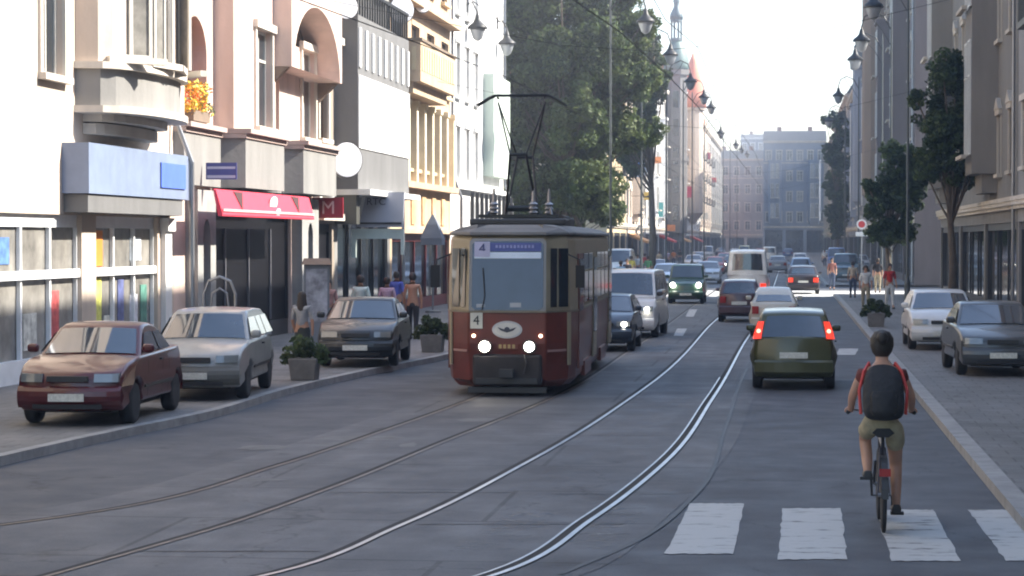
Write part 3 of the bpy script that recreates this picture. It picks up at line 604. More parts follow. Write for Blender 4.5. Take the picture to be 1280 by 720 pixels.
# --- building F white with mint panel
WF = YH - YG; F_ = empty("building", L(YG), ML, "white sunlit building with mint strip and thin dark fins beside the tree", "building")
b = MB(); fops = [(1.5 + k * 3.0, 2.6 + k * 3.0, 5.4 + i * 3.6, 7.7 + i * 3.6) for k in range(3) for i in range(4)] + [(.5, WF - .5, .1, 2.8, .3)]
wall_grid(b, 0, WF - .01, 0, 20, fops)
for x in (0, WF - .01): b.poly([(x, 0, 0), (x, 12, 0), (x, 12, 20), (x, 0, 20)])
b.poly([(0, 0, 20), (WF, 0, 20), (WF, 12, 20), (0, 12, 20)]); b.poly([(0, 12, 0), (WF, 12, 0), (WF, 12, 20), (0, 12, 20)]); b.build("wall", WHT, F_, fix=False)
for o in fops[:-1]: add_window(F_, (o[0] + o[1]) / 2, o[2], 1.1, 2.3, WFRAME, WHT, 'trim', pm=CURT)
shop(F_, .5, WF - .5, 2.8, DARK, nb=5)
o = MB(); o.box(YF(604) - YG, YF(625) - YG, -.5, -.003, 5.8, 10.6); o.build("mint_panel", MINT, F_)
boxes("fin", [(x, x + .14, -.6, -.45, 3.3, 4.9) for x in [3 + k * (WF - 4) / 9 for k in range(10)]], DARK, F_); o = MB(); o.box(0, WF - .02, -.3, -.003, 5.0, 5.2); o.build("ledge", WHT, F_)

# --- far left row behind the trees
building("grey shaded end-wall building just beyond the street trees", L(186), ML, 22, 15.5, 14, YEL, TRIMC, ncol=6, rh=0, style='trim', balc=[(4, 8, 8.2)])
building("cream sunlit building between the trees and the clock tower house", L(208.1), ML, 26, 17, 14, CREAM, TRIMC, ncol=7, rh=2, roofm=SLATE, style='ped', bays=[(8, 12, 5.2, 14)])
building("cream ornate building just before the domed tower", L(234.2), ML, 40, 20, 14, WHT, TRIMC, ncol=10, rh=2.5, roofm=TILE, style='ped', bays=[(6, 10, 5.2, 16), (24, 28, 5.2, 16)])
OT = mat("orange_tiles", (.55, .2, .12), .7)
def bb(st, n, step, top): return [(st + k * step, st + k * step + 3.6, 5.2, top, .5) for k in range(n)]
def bl(st, n, step, zs): return [(st + k * step, st + k * step + 3, z) for k in range(n) for z in zs]
TW = building("white ornate house with tiled roof at the domed corner tower", L(278), ML, 50, 23, 14, CREAM, WHT, ncol=12, rh=3, roofm=OT, style='ped', bays=bb(8, 4, 11, 19), balc=bl(3, 4, 11, (9, 13)))
building("tall cream house with steep orange roof after the domed tower", L(328.2), ML, 50, 22, 14, WHT, TRIMC, ncol=12, rh=6.5, roofm=OT, style='ped', bays=bb(5, 4, 12, 19), balc=bl(10, 4, 12, (9, 12.6, 16)))
building("sand coloured house with orange roof far down the left side", L(378.4), ML, 56, 22, 14, CREAM, TRIMC, ncol=12, rh=4.5, roofm=OT, style='ped', bays=bb(6, 4, 13, 18), balc=bl(11, 4, 13, (9, 12.6, 16)))
building("last grey house at the far end of the left side", L(434.6), ML, 70, 22, 14, GREYB, SAND, ncol=14, rh=3, roofm=SLATE, bays=bb(6, 5, 13, 18))
# tower
tp = AT(843, 300, 276); 
tw = empty("corner_tower", (tp.x + .2, 276, 0), 0, "slim grey corner tower with green copper dome and thin spire", "tower")
def oct_(r, n=8, ph=PI / 8): return [(r * math.cos(ph + 2 * PI * k / n), r * math.sin(ph + 2 * PI * k / n)) for k in range(n)]
o = MB(); o.prism(oct_(1.35), 3.6, 22); o.prism(oct_(1.6), 22.003, 22.6); o.prism(oct_(1.5), 12, 12.4); o.prism(oct_(.9), 2.6, 3.597); o.build("shaft", wm("slate_grey_stone", (.17, .16, .155)), tw)
COP = mat("copper_green", (.10, .16, .15), .55, var=.25, vs=1)
o = MB(); o.lathe([(1.4, 0), (1.5, .4), (1.45, 1.2), (1.15, 2.2), (.8, 3.0), (.6, 3.4)], 16, (0, 0, 22.6)); o.build("dome", COP, tw, smooth=True)
o = MB(); o.prism(oct_(.75), 26.0, 26.3); o.prism(oct_(.75), 28.2, 28.5)
for x, y in oct_(.6): o.box(x - .09, x + .09, y - .09, y + .09, 26.3, 28.2)
o.build("lantern_stage", mat("dark_copper", (.07, .11, .13), .5), tw)
o = MB(); o.lathe([(.8, 0), (.75, .6), (.35, 1.4), (.3, 1.8), (.42, 2.1), (.12, 2.8), (.05, 4.6), (.01, 5.4)], 12, (0, 0, 28.5)); o.build("spire", mat("dark_copper"), tw, smooth=True)
boxes("window", [(-.3, .3, -1.29, -1.25, 5 + i * 3.3, 6.9 + i * 3.3) for i in range(5)], GLASS, tw)
# --- end of street
building("tall hazy blue-grey building closing the end of the street", (-5.4, 520, 0), 0, 13.6, 24.5, 20, BLUEG, SAND, ncol=6, z1=6, fh=3.8, rh=2.2, roofm=SLATE, style='trim', side=0, bays=[(1, 4, 7, 20), (9.6, 12.6, 7, 20)])
building("hazy pale building left of the closing building", (-18.6, 560, 0), 0, 13, 22, 20, GREYB, SAND, ncol=5, rh=2, roofm=SLATE)
building("hazy rose coloured building low beside the far left corner", (-32, 545, 0), 0, 15, 17, 20, ROSE, SAND, ncol=5, rh=4, roofm=TILE)
building("hazy grey building right of the closing building", (8.4, 524, 0), 0, 14, 22, 20, GREYB, SAND, ncol=5, rh=2, roofm=SLATE)
building("distant pale tower block behind the end of the street", (-14, 700, 0), 0, 12, 33, 20, BLUEG, WHT, ncol=5, rh=1, roofm=SLATE)
# --- right side (shaded)
rr = lambda y1: (XR, y1, 0)
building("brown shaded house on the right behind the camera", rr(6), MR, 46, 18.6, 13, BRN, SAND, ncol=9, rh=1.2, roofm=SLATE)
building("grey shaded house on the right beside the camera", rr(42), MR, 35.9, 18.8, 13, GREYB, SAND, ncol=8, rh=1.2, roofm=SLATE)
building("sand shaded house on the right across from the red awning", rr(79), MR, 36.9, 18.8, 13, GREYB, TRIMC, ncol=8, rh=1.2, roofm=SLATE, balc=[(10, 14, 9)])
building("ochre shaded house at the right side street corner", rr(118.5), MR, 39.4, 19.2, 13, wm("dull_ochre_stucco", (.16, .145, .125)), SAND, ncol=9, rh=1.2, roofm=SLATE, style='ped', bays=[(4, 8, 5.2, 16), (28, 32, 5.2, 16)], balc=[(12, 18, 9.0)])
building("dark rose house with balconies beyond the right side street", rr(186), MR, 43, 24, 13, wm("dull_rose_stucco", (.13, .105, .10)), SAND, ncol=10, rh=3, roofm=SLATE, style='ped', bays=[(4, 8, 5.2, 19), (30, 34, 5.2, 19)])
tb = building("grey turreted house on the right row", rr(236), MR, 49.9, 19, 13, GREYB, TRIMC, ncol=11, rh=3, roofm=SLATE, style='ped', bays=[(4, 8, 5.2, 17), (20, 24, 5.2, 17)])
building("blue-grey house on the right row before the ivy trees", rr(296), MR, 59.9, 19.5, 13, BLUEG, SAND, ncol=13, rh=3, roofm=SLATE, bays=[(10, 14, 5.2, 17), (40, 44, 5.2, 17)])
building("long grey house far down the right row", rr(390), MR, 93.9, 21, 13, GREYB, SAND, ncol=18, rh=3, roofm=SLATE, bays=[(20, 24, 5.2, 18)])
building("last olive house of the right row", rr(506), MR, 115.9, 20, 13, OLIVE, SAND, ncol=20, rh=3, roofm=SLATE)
tbp = (11, 318)
building("slim pale high-rise rising behind the right row", (9.7, 330, 0), 0, 8, 29.5, 12, wm("pale_concrete", (.45, .48, .5)), WHT, ncol=4, win=(1.2, 1.5), style='plain')
for i, (Y, hgt, r_) in enumerate(((228, 19, 1.7), (196, 23.5, 1.8))):
    tt = empty("corner_turret", (XR + .3, Y, 0), 0, ["slate-capped round turret on the turreted right house", "tall dark-capped turret on the dark rose right house"][i], "turret")
    o = MB(); o.lathe([(.4, 5), (r_, 6.5), (r_, hgt), (r_ + .25, hgt + .1), (r_ + .25, hgt + .4)], 14); o.build("shaft", BLUEG if i == 0 else BRN, tt)
    o = MB(); o.lathe([(r_ + .3, hgt + .4), (r_ * .9, hgt + 1.6), (r_ * .95, hgt + 2.3), (r_ * .35, hgt + 3.4), (.06, hgt + 5.2)], 14); o.build("cap", SLATE, tt, smooth=True)
ct_ = AT(866, 300, 326); tt = empty("corner_turret", (ct_.x, 326, 0), 0, "orange-tiled conical turret just right of the grey tower", "turret")
o = MB(); o.lathe([(.3, 5), (1.4, 6.5), (1.4, 20.5), (1.75, 20.7), (1.75, 21)], 14); o.build("shaft", CREAM, tt); o = MB(); o.lathe([(1.9, 21), (1.6, 22.6), (1.1, 25), (.5, 27.4), (.04, 28.6)], 16); o.build("cap", OT, tt, smooth=True)
# back rows hide the horizon
building("far backdrop house behind the left row beyond the square", (-52, 190, 0), 0, 36, 16, 14, SAND, TRIMC, ncol=9, rh=3, roofm=TILE)
building("backdrop house along the far side of the right side street", (21, 143.5, 0), 0, 60, 17, 14, SAND, TRIMC, ncol=14)
o = MB(); o.tube([(WA - .25, -.5, .2), (WA - .25, -.5, 4.6), (WA - .25, -.12, 5.6), (WA - .25, -.12, 18.5)], .06, 6); o.build('downpipe', STEEL, A)
o = MB(); o.tube([(WD - .12, -.5, .2), (WD - .12, -.5, 4.6), (WD - .12, -.12, 5.6), (WD - .12, -.12, 18)], .06, 6); o.build('downpipe', STEEL, D_)
o = MB(); o.tube([(WF - .3, -.5, .2), (WF - .3, -.5, 4.6), (WF - .3, -.12, 5.6), (WF - .3, -.12, 19.5)], .06, 6); o.build('downpipe', STEEL, F_)
o = MB(); o.tube([(WE - .2, -.5, .2), (WE - .2, -.5, 4.6), (WE - .2, -.12, 5.6), (WE - .2, -.12, 19)], .06, 6); o.build('downpipe', STEEL, E_)
# ------------------------------------------------------------ street lamps (poles on the kerb)
def lantern_into(e, hx, hz, side):
    lam = MB(); lam.lathe([(.03, .62), (.05, .5), (.10, .42), (.13, .25), (.22, .12), (.40, -.02), (.46, -.14), (.44, -.16), (.1, -.12)], 16, (hx, 0, hz)); lo = lam.build("lamp_shade", IRON, e, smooth=True)
    g = MB(); g.lathe([(.34, -.15), (.33, -.25), (.2, -.6), (.05, -.7)], 12, (hx, 0, hz)); g.build("lamp_glass", mat("opal_lamp_glass", (.3, .31, .32), .3), lo, smooth=True)
def street_lamp(loc, hx, hz, label, group):
    e = empty("street_lamp", loc, 0, label, "street lamp", group)
    p = MB(); p.lathe([(.13, 0), (.13, .8), (.075, 1.0), (.06, 4), (.05, hz + .9), (.03, hz + 1.3)], 10); p.build("pole", mat("grey_green_pole", (.07, .08, .08), .5), e)
    s = 1 if hx > 0 else -1; a = MB(); top = hz + 1.0
    a.tube([(0, 0, hz + .4), (hx * .25, 0, top + .1), (hx * .6, 0, top + .35), (hx * .9, 0, top + .1), (hx, 0, hz + .6)], .035, 6)
    a.tube([(0, 0, hz - .4), (hx * .3, 0, hz + .4), (hx * .55, 0, hz + .8), (hx * .7, 0, top + .3)], .02, 5); a.build("arm", IRON, e)
    lantern_into(e, hx, hz, s); return e
LL = [(807, 24), (838, 66), (863, 100), (880, 120), (889, 133), (901, 165), (920, 180), (927, 186), (934, 192)]
for i, (x, y) in enumerate(LL):
    p = ATX(x, y, -6.7 if i < 6 else -6.7)
    if p.y > 480: p = AT(x, y, 470 + i)
    street_lamp((-8.35, p.y, .12), p.x + 8.35, p.z - .12, "black bell lantern on a tall mast, first of the left kerb row" if i == 0 else "black bell lantern on a tall mast, %s of the left kerb row" % ["", "second", "third", "fourth", "fifth", "sixth", "seventh", "eighth", "ninth"][i], "lanterns along the left kerb")
LR = [(1092, 5), (1077, 48), (1069, 72), (1048, 118), (1036, 150)]
for i, (x, y) in enumerate(LR):
    p = ATX(x, y, 3.7)
    street_lamp((5.2, p.y, .12), p.x - 5.2, p.z - .12, "black bell lantern on a tall mast, %s of the right row" % ["nearest", "second", "third", "fourth", "farthest"][i], "lanterns along the right pavement")
for i, (x, y, Y) in enumerate(((575, 32, 104), (602, 52, 115))):
    p = AT(x, y, Y); e = empty("wall_lantern", (XL, Y, p.z), 0, ["black bell lantern hanging before the orange facade's far end", "black bell lantern hanging before the white facade"][i], "street lamp", "lanterns hanging on the near left facades")
    hx = max(.5, p.x - XL + .3); a = MB(); a.tube([(0, 0, .9), (hx * .5, 0, 1.05), (hx, 0, .6)], .035); a.box(-.003, .05, -.15, .15, .6, 1.2); a.build("arm", IRON, e); lantern_into(e, hx, 0, 1)
# masts and wires for the tram
for i, Y in enumerate([52, 88, 150, 200, 262]):
    q = MB(); q.tube([(XL, Y, 9.0), (-9, Y, 7.9), (-5, Y, 7.1), (-3, Y, 6.95), (0, Y, 7.2), (3, Y, 7.9), (XR, Y, 9.0)], .008, 4); tag(q.build("span_wire", IRON), "thin span wire from facade to facade, %s across the street" % ["nearest", "second", "third", "fourth", "fifth"][i], "wire", "span wires above the street")
for nm, Lr, Rr in (("left", L1, R1), ("right", L2, R2)):
    q = MB(); pts = [((xat(Lr, y) + xat(Rr, y)) / 2, y, 5.62 + (.0)) for y in (20, 26, 32, 40, 50, 66, 110, 150, 200, 262, 500)]
    q.tube(pts, .008, 4); q.tube([(a, b_, c_ + (1.25 if y % 2 == 0 else .9)) for y, (a, b_, c_) in enumerate(pts)], .007, 4)
    tag(q.build("contact_wire", IRON), "pair of overhead tram wires above the %s track" % nm, "wire", "overhead tram wires")
# ------------------------------------------------------------ trees
BARK = mat("bark", (.11, .085, .06), .9, var=.3, vs=4, bump=.5)
def tree(loc, H, blobs, n, size, label, seed=1, mats=LF, wts=(.4, .25, .35), tr=.28, group="broadleaf trees on the left"):
    e = empty("tree", loc, 0, label, "tree", group); rs = random.Random(seed)
    t = MB(); t.tube([(0, 0, -.1), (.05, 0, H * .18), (-.1, .1, H * .4), (.1, 0, H * .7), (.1, .1, H * .92)], [tr, tr * .8, tr * .6, tr * .3, .04], 8)
    cents = []
    blobs = list(blobs) + [(b_[0] + rs.uniform(-1, 1) * b_[3], b_[1] + rs.uniform(-1, 1) * b_[3], b_[2] + rs.uniform(-1, 1) * b_[3], b_[3] * rs.uniform(.35, .6)) for b_ in blobs for q_ in range(2)]
    for (bx, by, bz, br) in blobs:
        t.tube([(0, 0, H * .25 + bz * .15), (bx * .4, by * .4, bz * .75), (bx, by, bz)], [tr * .35, tr * .2, .03], 5)
        for k in range(44):
            d = Vector((rs.gauss(0, 1), rs.gauss(0, 1), rs.gauss(0, 1))).normalized(); r = br * rs.uniform(.2, 1.12)
            cents.append((bx + d.x * r, by + d.y * r, bz + d.z * r * .9, br * rs.uniform(.2, .4)))
    t.build("trunk", BARK, e, smooth=True); leaf_cloud("crown", cents, n, size, list(mats), e, seed=seed, wts=wts); return e
def tree_at(xc, Y, blobs_px, n, size, label, seed, z0=.12, **k):
    base = AT(xc, 300, Y); s = Y / F; B_ = []
    for (x, y, r, dy) in blobs_px:
        p = AT(x, y, Y); B_.append((p.x - base.x, dy, p.z - z0, r * s))
    H = max(b_[2] + b_[3] for b_ in B_); return tree((base.x, Y, z0), H, B_, n, size, label, seed, **k)
tree_at(705, 128, [(650, 60, 30, 1), (648, 130, 28, 0), (800, 40, 26, 0), (805, 100, 22, 1), (665, 20, 42, 0), (730, 0, 55, 1), (665, 95, 42, 0), (730, 80, 52, -1), (665, 165, 40, 1), (725, 160, 48, -1), (680, 235, 40, 0), (735, 225, 40, -1), (780, 90, 35, 0), (770, 160, 42, 1), (700, -60, 60, 0), (770, 30, 35, 1), (755, 255, 25, 0), (650, 270, 20, 1), (640, 200, 22, 0), (660, 255, 26, 0), (700, 262, 28, 1), (745, 258, 24, 0), (690, 130, 45, 3), (720, 200, 45, 3), (680, 60, 45, 3), (650, 20, 25, 0), (650, 230, 22, 2)], 210000, .125, "tall dense broadleaf tree behind the tram", 3)
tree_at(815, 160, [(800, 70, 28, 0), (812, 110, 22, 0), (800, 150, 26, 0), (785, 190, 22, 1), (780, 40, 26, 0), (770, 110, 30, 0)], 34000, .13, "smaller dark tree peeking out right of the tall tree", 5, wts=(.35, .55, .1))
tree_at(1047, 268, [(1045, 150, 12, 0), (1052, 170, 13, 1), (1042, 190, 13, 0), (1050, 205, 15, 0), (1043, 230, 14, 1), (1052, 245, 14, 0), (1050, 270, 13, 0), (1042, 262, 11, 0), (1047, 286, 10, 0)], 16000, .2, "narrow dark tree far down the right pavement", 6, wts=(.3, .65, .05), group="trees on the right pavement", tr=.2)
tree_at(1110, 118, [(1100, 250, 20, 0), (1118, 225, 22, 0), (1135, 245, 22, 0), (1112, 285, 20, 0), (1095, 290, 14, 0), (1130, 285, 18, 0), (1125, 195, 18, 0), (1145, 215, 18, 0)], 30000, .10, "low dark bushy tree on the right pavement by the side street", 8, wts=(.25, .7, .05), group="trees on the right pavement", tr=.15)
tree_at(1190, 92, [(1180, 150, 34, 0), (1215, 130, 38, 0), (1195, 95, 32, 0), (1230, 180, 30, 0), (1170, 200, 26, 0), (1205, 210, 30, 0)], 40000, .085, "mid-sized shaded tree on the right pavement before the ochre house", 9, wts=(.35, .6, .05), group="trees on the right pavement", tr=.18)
# ------------------------------------------------------------ vehicles
def wheel_mesh(r, wd):
    k = ("wheel", r, wd)
    if k in WC: return WC[k]
    t = MB(); t.lathe([(r * .62, -wd / 2), (r * .92, -wd / 2), (r, -wd * .32), (r, wd * .32), (r * .92, wd / 2), (r * .62, wd / 2)], 20)
    t.v = [(v[2], v[0], v[1]) for v in t.v]
    m = MB(); m.lathe([(r * .63, -wd * .40), (r * .63, wd * .40)], 16)
    for q in range(8):
        a = 2 * PI * q / 8; 
        for s in (-1, 1): m.poly([(math.cos(a - .22) * r * .22, math.sin(a - .22) * r * .22, s * wd * .44), (math.cos(a + .22) * r * .22, math.sin(a + .22) * r * .22, s * wd * .44), (math.cos(a + .13) * r * .62, math.sin(a + .13) * r * .62, s * wd * .48), (math.cos(a - .13) * r * .62, math.sin(a - .13) * r * .62, s * wd * .48)])
    m.lathe([(.01, -wd * .47), (r * .2, -wd * .47), (r * .2, wd * .47), (.01, wd * .47)], 10)
    m.v = [(v[2], v[0], v[1]) for v in m.v]
    WC[k] = (t.mesh("tyre", BLACK, True), m.mesh("rim", RIM)); return WC[k]
def lerp(a, b, t): return a + (b - a) * t
def car(name, label, cat, loc, yaw, L_, W, H, paintm, kind='hatch', head='off', tail='off', group=None, bumper=None, hood=.97, belt=.99, rackx=False, wr=.305, nose=.74, grille=True):
    e = empty(name, loc, yaw, label, cat, group); h = L_ / 2; hw = W / 2
    cfg = {  # cowl y, windscreen top y, roof rear y, rear glass base y, deck z, rear glass base z
        'hatch': (-h + .85, -h + 1.55, h - .42, h - .10, belt, belt), 'sedan': (-h + 1.15, -h + 1.85, h - 1.35, h - .85, belt + .02, belt + .02),
        'estate': (-h + 1.15, -h + 1.8, h - .4, h - .12, belt, belt), 'van': (-h + .55, -h + 1.15, h - .12, h - .05, belt, belt),
        'bubble': (-h + .8, -h + 1.35, h - .95, h - .2, belt - .05, belt - .08), 'suv': (-h + 1.15, -h + 1.45, h - .2, h - .08, belt, belt)}[kind]
    cy, wty, rry, rgy, dz, _ = cfg
    def hwf(y, z):
        t = max(0, (abs(y) - (h - 1.0)) / 1.0); k = 1 - .10 * t ** 2.2
        if z < .45: k *= .972
        if z > hood - .14: k *= .962
        return hw * k
    fb = lambda x: .17 * (x / hw) ** 2
    wy = [-h + .82 * L_ / 4.2, h - .76 * L_ / 4.2]; out = []
    out += [(-h + .10, .21), (-h + .01, .30), (-h, .44), (-h + .01, .57), (-h + .05, nose - .02), (-h + .13, nose + .05), (lerp(-h, cy, .38), lerp(nose, hood, .62)), (lerp(-h, cy, .7), lerp(nose, hood, .86)), (cy, hood)]
    if kind in ('hatch', 'estate', 'van', 'suv'): out += [(lerp(cy, rgy, .5), belt), (rgy + .03, dz), (h - .02, dz - .14), (h + .01, .62), (h + .01, .40), (h - .03, .29), (h - .12, .22)]
    else: out += [(lerp(cy, rgy, .5), belt), (rgy, dz), (h - .14, dz), (h - .03, dz - .10), (h + .0, .68), (h + .01, .40), (h - .03, .29), (h - .12, .22)]
    for wyc in (wy[1], wy[0]):
        R_ = wr + .05
        out += [(wyc + R_ * math.cos(t), max(.22, wr + R_ * math.sin(t))) for t in [PI * k / 8 for k in range(9)]]
    b = MB(); ts = (-1, -.8, -.4, 0, .4, .8, 1); rings = []
    for t in ts:
        r = []
        for (y, z) in out:
            bul = .17 * t * t * min(1, max(0, abs(y) - (h - .55)) / .3); r.append((t * hwf(y, z), y + (bul if y < 0 else -bul), z + (.03 * (1 - t * t) if z >= hood - .1 else 0)))
        rings.append(r)
    b.loft(rings); bo = b.build("body", paintm, e, smooth=True, bevel=.085, bang=26, seg=4); wn = bo.modifiers.new("wn", "WEIGHTED_NORMAL"); wn.weight = 60
    # cabin
    rw = hw * (.80 if kind in ('van', 'suv') else .72 if kind != 'bubble' else .66); bw = hw * .93; zb = belt - .06; zr = H
    def cw_(z): return lerp(bw, rw, max(0, (z - belt)) / (zr - belt))
    prof = [(cy - .04, zb), (wty, zr - .06), (wty + .25, zr - .01), (lerp(wty, rry, .55), zr), (rry - .15, zr - .03), (rry, zr - .08), (rgy + .02, zb)]
    if kind == 'bubble': prof = [(cy - .04, zb), (wty - .1, zr - .16), (wty + .25, zr - .03), (lerp(wty, rry, .5), zr), (rry - .1, zr - .06), (rry + .25, zr - .2), (rgy + .04, zb)]
    def cp(y, z, t, off=0):
        fr = 1 if y < lerp(wty, rry, .5) else -1; bul = .10 * t * t if abs(z - zr) > .03 or True else 0
        wgt = min(1, abs(y - lerp(wty, rry, .5)) / 1.0); return Vector((t * cw_(z), y + fr * bul * wgt, z + .025 * (1 - t * t)))
    c = MB(); c.loft([[cp(y, z, t) for (y, z) in prof] for t in (-1, -.8, -.4, 0, .4, .8, 1)]); ro_ = c.build("roof", paintm, e, smooth=True, bevel=.05, bang=22, seg=3); wn = ro_.modifiers.new("wn", "WEIGHTED_NORMAL"); wn.weight = 60
    def panel(nm, pa, pb, f0, f1, t1, m=CGLASS, off=.012):
        q = MB(); n = 8; rows = []
        d = Vector((0, pb[0] - pa[0], pb[1] - pa[1])); nn = Vector((0, -d.z, d.y)).normalized()
        if nn.z < 0: nn = -nn
        for f in (f0, lerp(f0, f1, .5), f1):
            rows.append([cp(lerp(pa[0], pb[0], f), lerp(pa[1], pb[1], f), lerp(-t1, t1, k / n)) + nn * off for k in range(n + 1)])
        q.loft(rows, closed=False); return q.build(nm, m, e, smooth=True, fix=False)
    panel("windscreen", prof[0], prof[1], .12, .93, .88)
    panel("rear_window", prof[-1], prof[-2], .10 if kind == "hatch" else .22, .9, .78)
    # side windows
    y0, y1 = cy + .18, rgy - .12; z0, z1 = belt + .03, zr - .13
    def edge(z, s):
        f = (z - zb) / (zr - .06 - zb)
        return lerp(prof[0][0], prof[1][0], f) + .12 if s == 0 else lerp(prof[-1][0], prof[-2][0], min(1, f)) - .12
    nspl = {'hatch': 2, 'sedan': 2, 'estate': 3, 'van': 3, 'bubble': 2, 'suv': 3}[kind]
    a0, a1, c0, c1 = edge(z0, 0), edge(z1, 0), edge(z0, 1), edge(z1, 1)
    cuts = [lerp(a1 + .1, c1 - .0, k / nspl) for k in range(nspl + 1)]
    for s in (-1, 1):
        for k in range(nspl):
            la, lb = (a0, a1) if k == 0 else (cuts[k] + .04,) * 2; ra, rb_ = (c0, c1) if k == nspl - 1 else (cuts[k + 1] - .04,) * 2
            q = MB(); q.poly([(s * (cw_(z) + .012), y, z + 0) for y, z in ((la, z0), (ra, z0), (rb_, z1), (lb, z1))]); q.build("side_window", CGLASS, e, fix=False)
    # wheels
    tm, rm = wheel_mesh(wr, .19)
    for y in wy:
        for s in (-1, 1):
            wo = inst("wheel", tm, e, (s * (hw - .135), y, wr)); inst("rim", rm, wo, (0, 0, 0))
    u = MB(); u.box(-hw + .25, hw - .25, -h + .2, h - .2, .2, .45); u.build("underbody", BLACK, e)
    for s in (-1, 1):
        for y in (cy + .30, cuts[1] if nspl > 1 else 0, min(cuts[2] if nspl > 2 else rgy - .55, wy[1] - .42)):
            zl_ = .36 if abs(y) < 1.0 else .70; q = MB(); xs_ = [s * (hwf(y, z_) + .0015) for z_ in (zl_, .6, belt - .16)]; q.loft([[(xs_[0], y + d_, zl_), (xs_[1], y + d_, .71), (xs_[2], y + d_, belt - .10)] for d_ in (-.008, .008)], closed=False); q.build("door_seam", BLACK, e, fix=False)
    dk = bumper or paintm
    q = MB(); q.loft([[(x, -h - .045 + fb(x) + dy, z) for x in [hw * .9 * k / 4 for k in range(-4, 5)]] for dy, z in ((.05, .27), (.015, .31), (-.012, .37), (-.02, .44), (-.008, .51), (.03, .56), (.06, .58))], closed=False); q.build("front_bumper", dk, e, fix=False)
    q = MB(); q.loft([[(x, h + .05 - fb(x) + dy, z) for x in [hw * .9 * k / 4 for k in range(-4, 5)]] for dy, z in ((-.02, .30), (.01, .34), (.01, .52), (-.03, .56))], closed=False); q.build("rear_bumper", dk, e, fix=False)
    q = MB(); q.loft([[(x, -h - .075 + fb(x), z) for x in [hw * .6 * k / 4 for k in range(-4, 5)]] for z in (.26, .33)], closed=False); q.build("air_intake", BLACK, e)
    if grille: q = MB(); q.box(-.30, .30, -h - .015, -h + .06, nose - .09, nose - .01); q.build("grille", DARK, e)
    q = MB(); q.box(-.26, .26, -h - .085, -h - .065, .37, .48); q.build("number_plate", PLATE, e)
    q = MB(); q.box(-.26, .26, h + (.0 if kind != 'sedan' else .0) + .045, h + .07, .60 if kind != 'van' else .62, .71 if kind != 'van' else .73); q.build("number_plate", PLATE, e)
    for s in (-1, 1):
        hx = hw * .68
        if head == 'round': 
            q = MB(); q.disc((s * hx, -h + .05, nose - .03), (0, 1, 0), .11, .16); q.build("headlight", HLON, e)
        else:
            q = MB(); xa, xb = sorted((s * hw * .47, s * hw * .90)); ysh = .09
            q.loft([[(s * hw * f_, -h - .0 + (z - nose) * .25 + fb(hw * f_) + .03, z) for f_ in (.45, .6, .75, .85)] + [(s * hw * .885, -h + .42, z + .02), (s * hw * .45, -h + .25, z)] for z in (nose - .10, nose - .05, nose + .02)])
            hl = q.build("headlight", HLOFF, e)
            if head == 'on': q = MB(); q.disc((s * hx, -h + .09, nose - .05), (0, 1, 0), .065, .07); q.build("bulb", HLON, hl)
        zt = .78 if kind in ('hatch', 'bubble') else .75
        tmm = {'off': TLOFF, 'on': TLON, 'brake': TLBR}[tail]
        if kind == 'hatch' and tail != 'off':
            pa_, pb_ = prof[-1], prof[-2]; q = MB()
            q.loft([[cp(lerp(pa_[0], pb_[0], f) + dy, lerp(pa_[1], pb_[1], f), s * t_) + Vector((0, .03, .0)) for t_, dy in ((.80 + .06 * f, 0), (.99, 0), (1.02, -.22), (.80 + .06 * f, -.2))] for f in (.06, .3, .55, .72)])
        else:
            q = MB(); q.loft([[(s * hw * f_, h + .022 - fb(hw * f_), z) for f_ in (.60, .74, .86)] + [(s * hw * .895, h - .36, z), (s * hw * .60, h - .25, z)] for z in (zt - .12, zt + .1)])
        tl = q.build("tail_light", tmm, e)
        if tail == 'on' and kind == 'hatch': q = MB(); pm_ = cp(lerp(pa_[0], pb_[0], .35), lerp(pa_[1], pb_[1], .35), s * .91); q.disc((pm_.x, pm_.y + .03, pm_.z), (0, 1, .2), .04, .04); q.build("bulb", TLBR, tl)
        q = MB(); xx = sorted((s * (bw + .0), s * (hw + .12))); q.box(xx[0], xx[1], a0 - .12, a0 - .02, belt + .02, belt + .15); q.build("mirror", paintm if kind != 'van' else DARK, e, bevel=.045)
        q = MB(); q.box(*sorted((s * (hw * .965), s * (hw * 1.01))), lerp(cuts[0], cuts[1], .8), lerp(cuts[0], cuts[1], .8) + .14, belt - .13, belt - .10); q.build("door_handle", DARK, e)
        q = MB(); q.box(*sorted((s * (hw * .985), s * (hw * 1.012))), wy[0] + .42, wy[1] - .42, .50, .55); q.build("side_trim", DARK, e)
    return e
def gpos(x, y, z=0.0): p = G(x, y, z); return (p.x, p.y, z)
def cpos(xc, ybase, L_, face, z=0.0, yaw=0):      # centre of the car whose nearest end stands at that pixel
    p = G(xc, ybase, z); k = L_ / 2; return (p.x + k * math.sin(-yaw if face == 'front' else -(yaw - PI)) * (1), p.y + k, z)
P_ = paint
car("parked_car", "dark red sedan parked on the left pavement nearest the camera", "car", cpos(84, 534, 4.2, 'front', .12, math.radians(2)), math.radians(2), 4.2, 1.68, 1.42, P_("dark_red_paint", (.075, .007, .010)), 'sedan', group="cars parked on the left pavement")
car("parked_car", "silver estate car with black grille parked behind the red sedan", "car", cpos(240, 502, 4.4, 'front', .12, math.radians(5)), math.radians(5), 4.4, 1.72, 1.47, P_("silver_beige_paint", (.30, .305, .30), .3), 'estate', group="cars parked on the left pavement", bumper=mat("grey_bumper", (.12, .12, .11), .5))
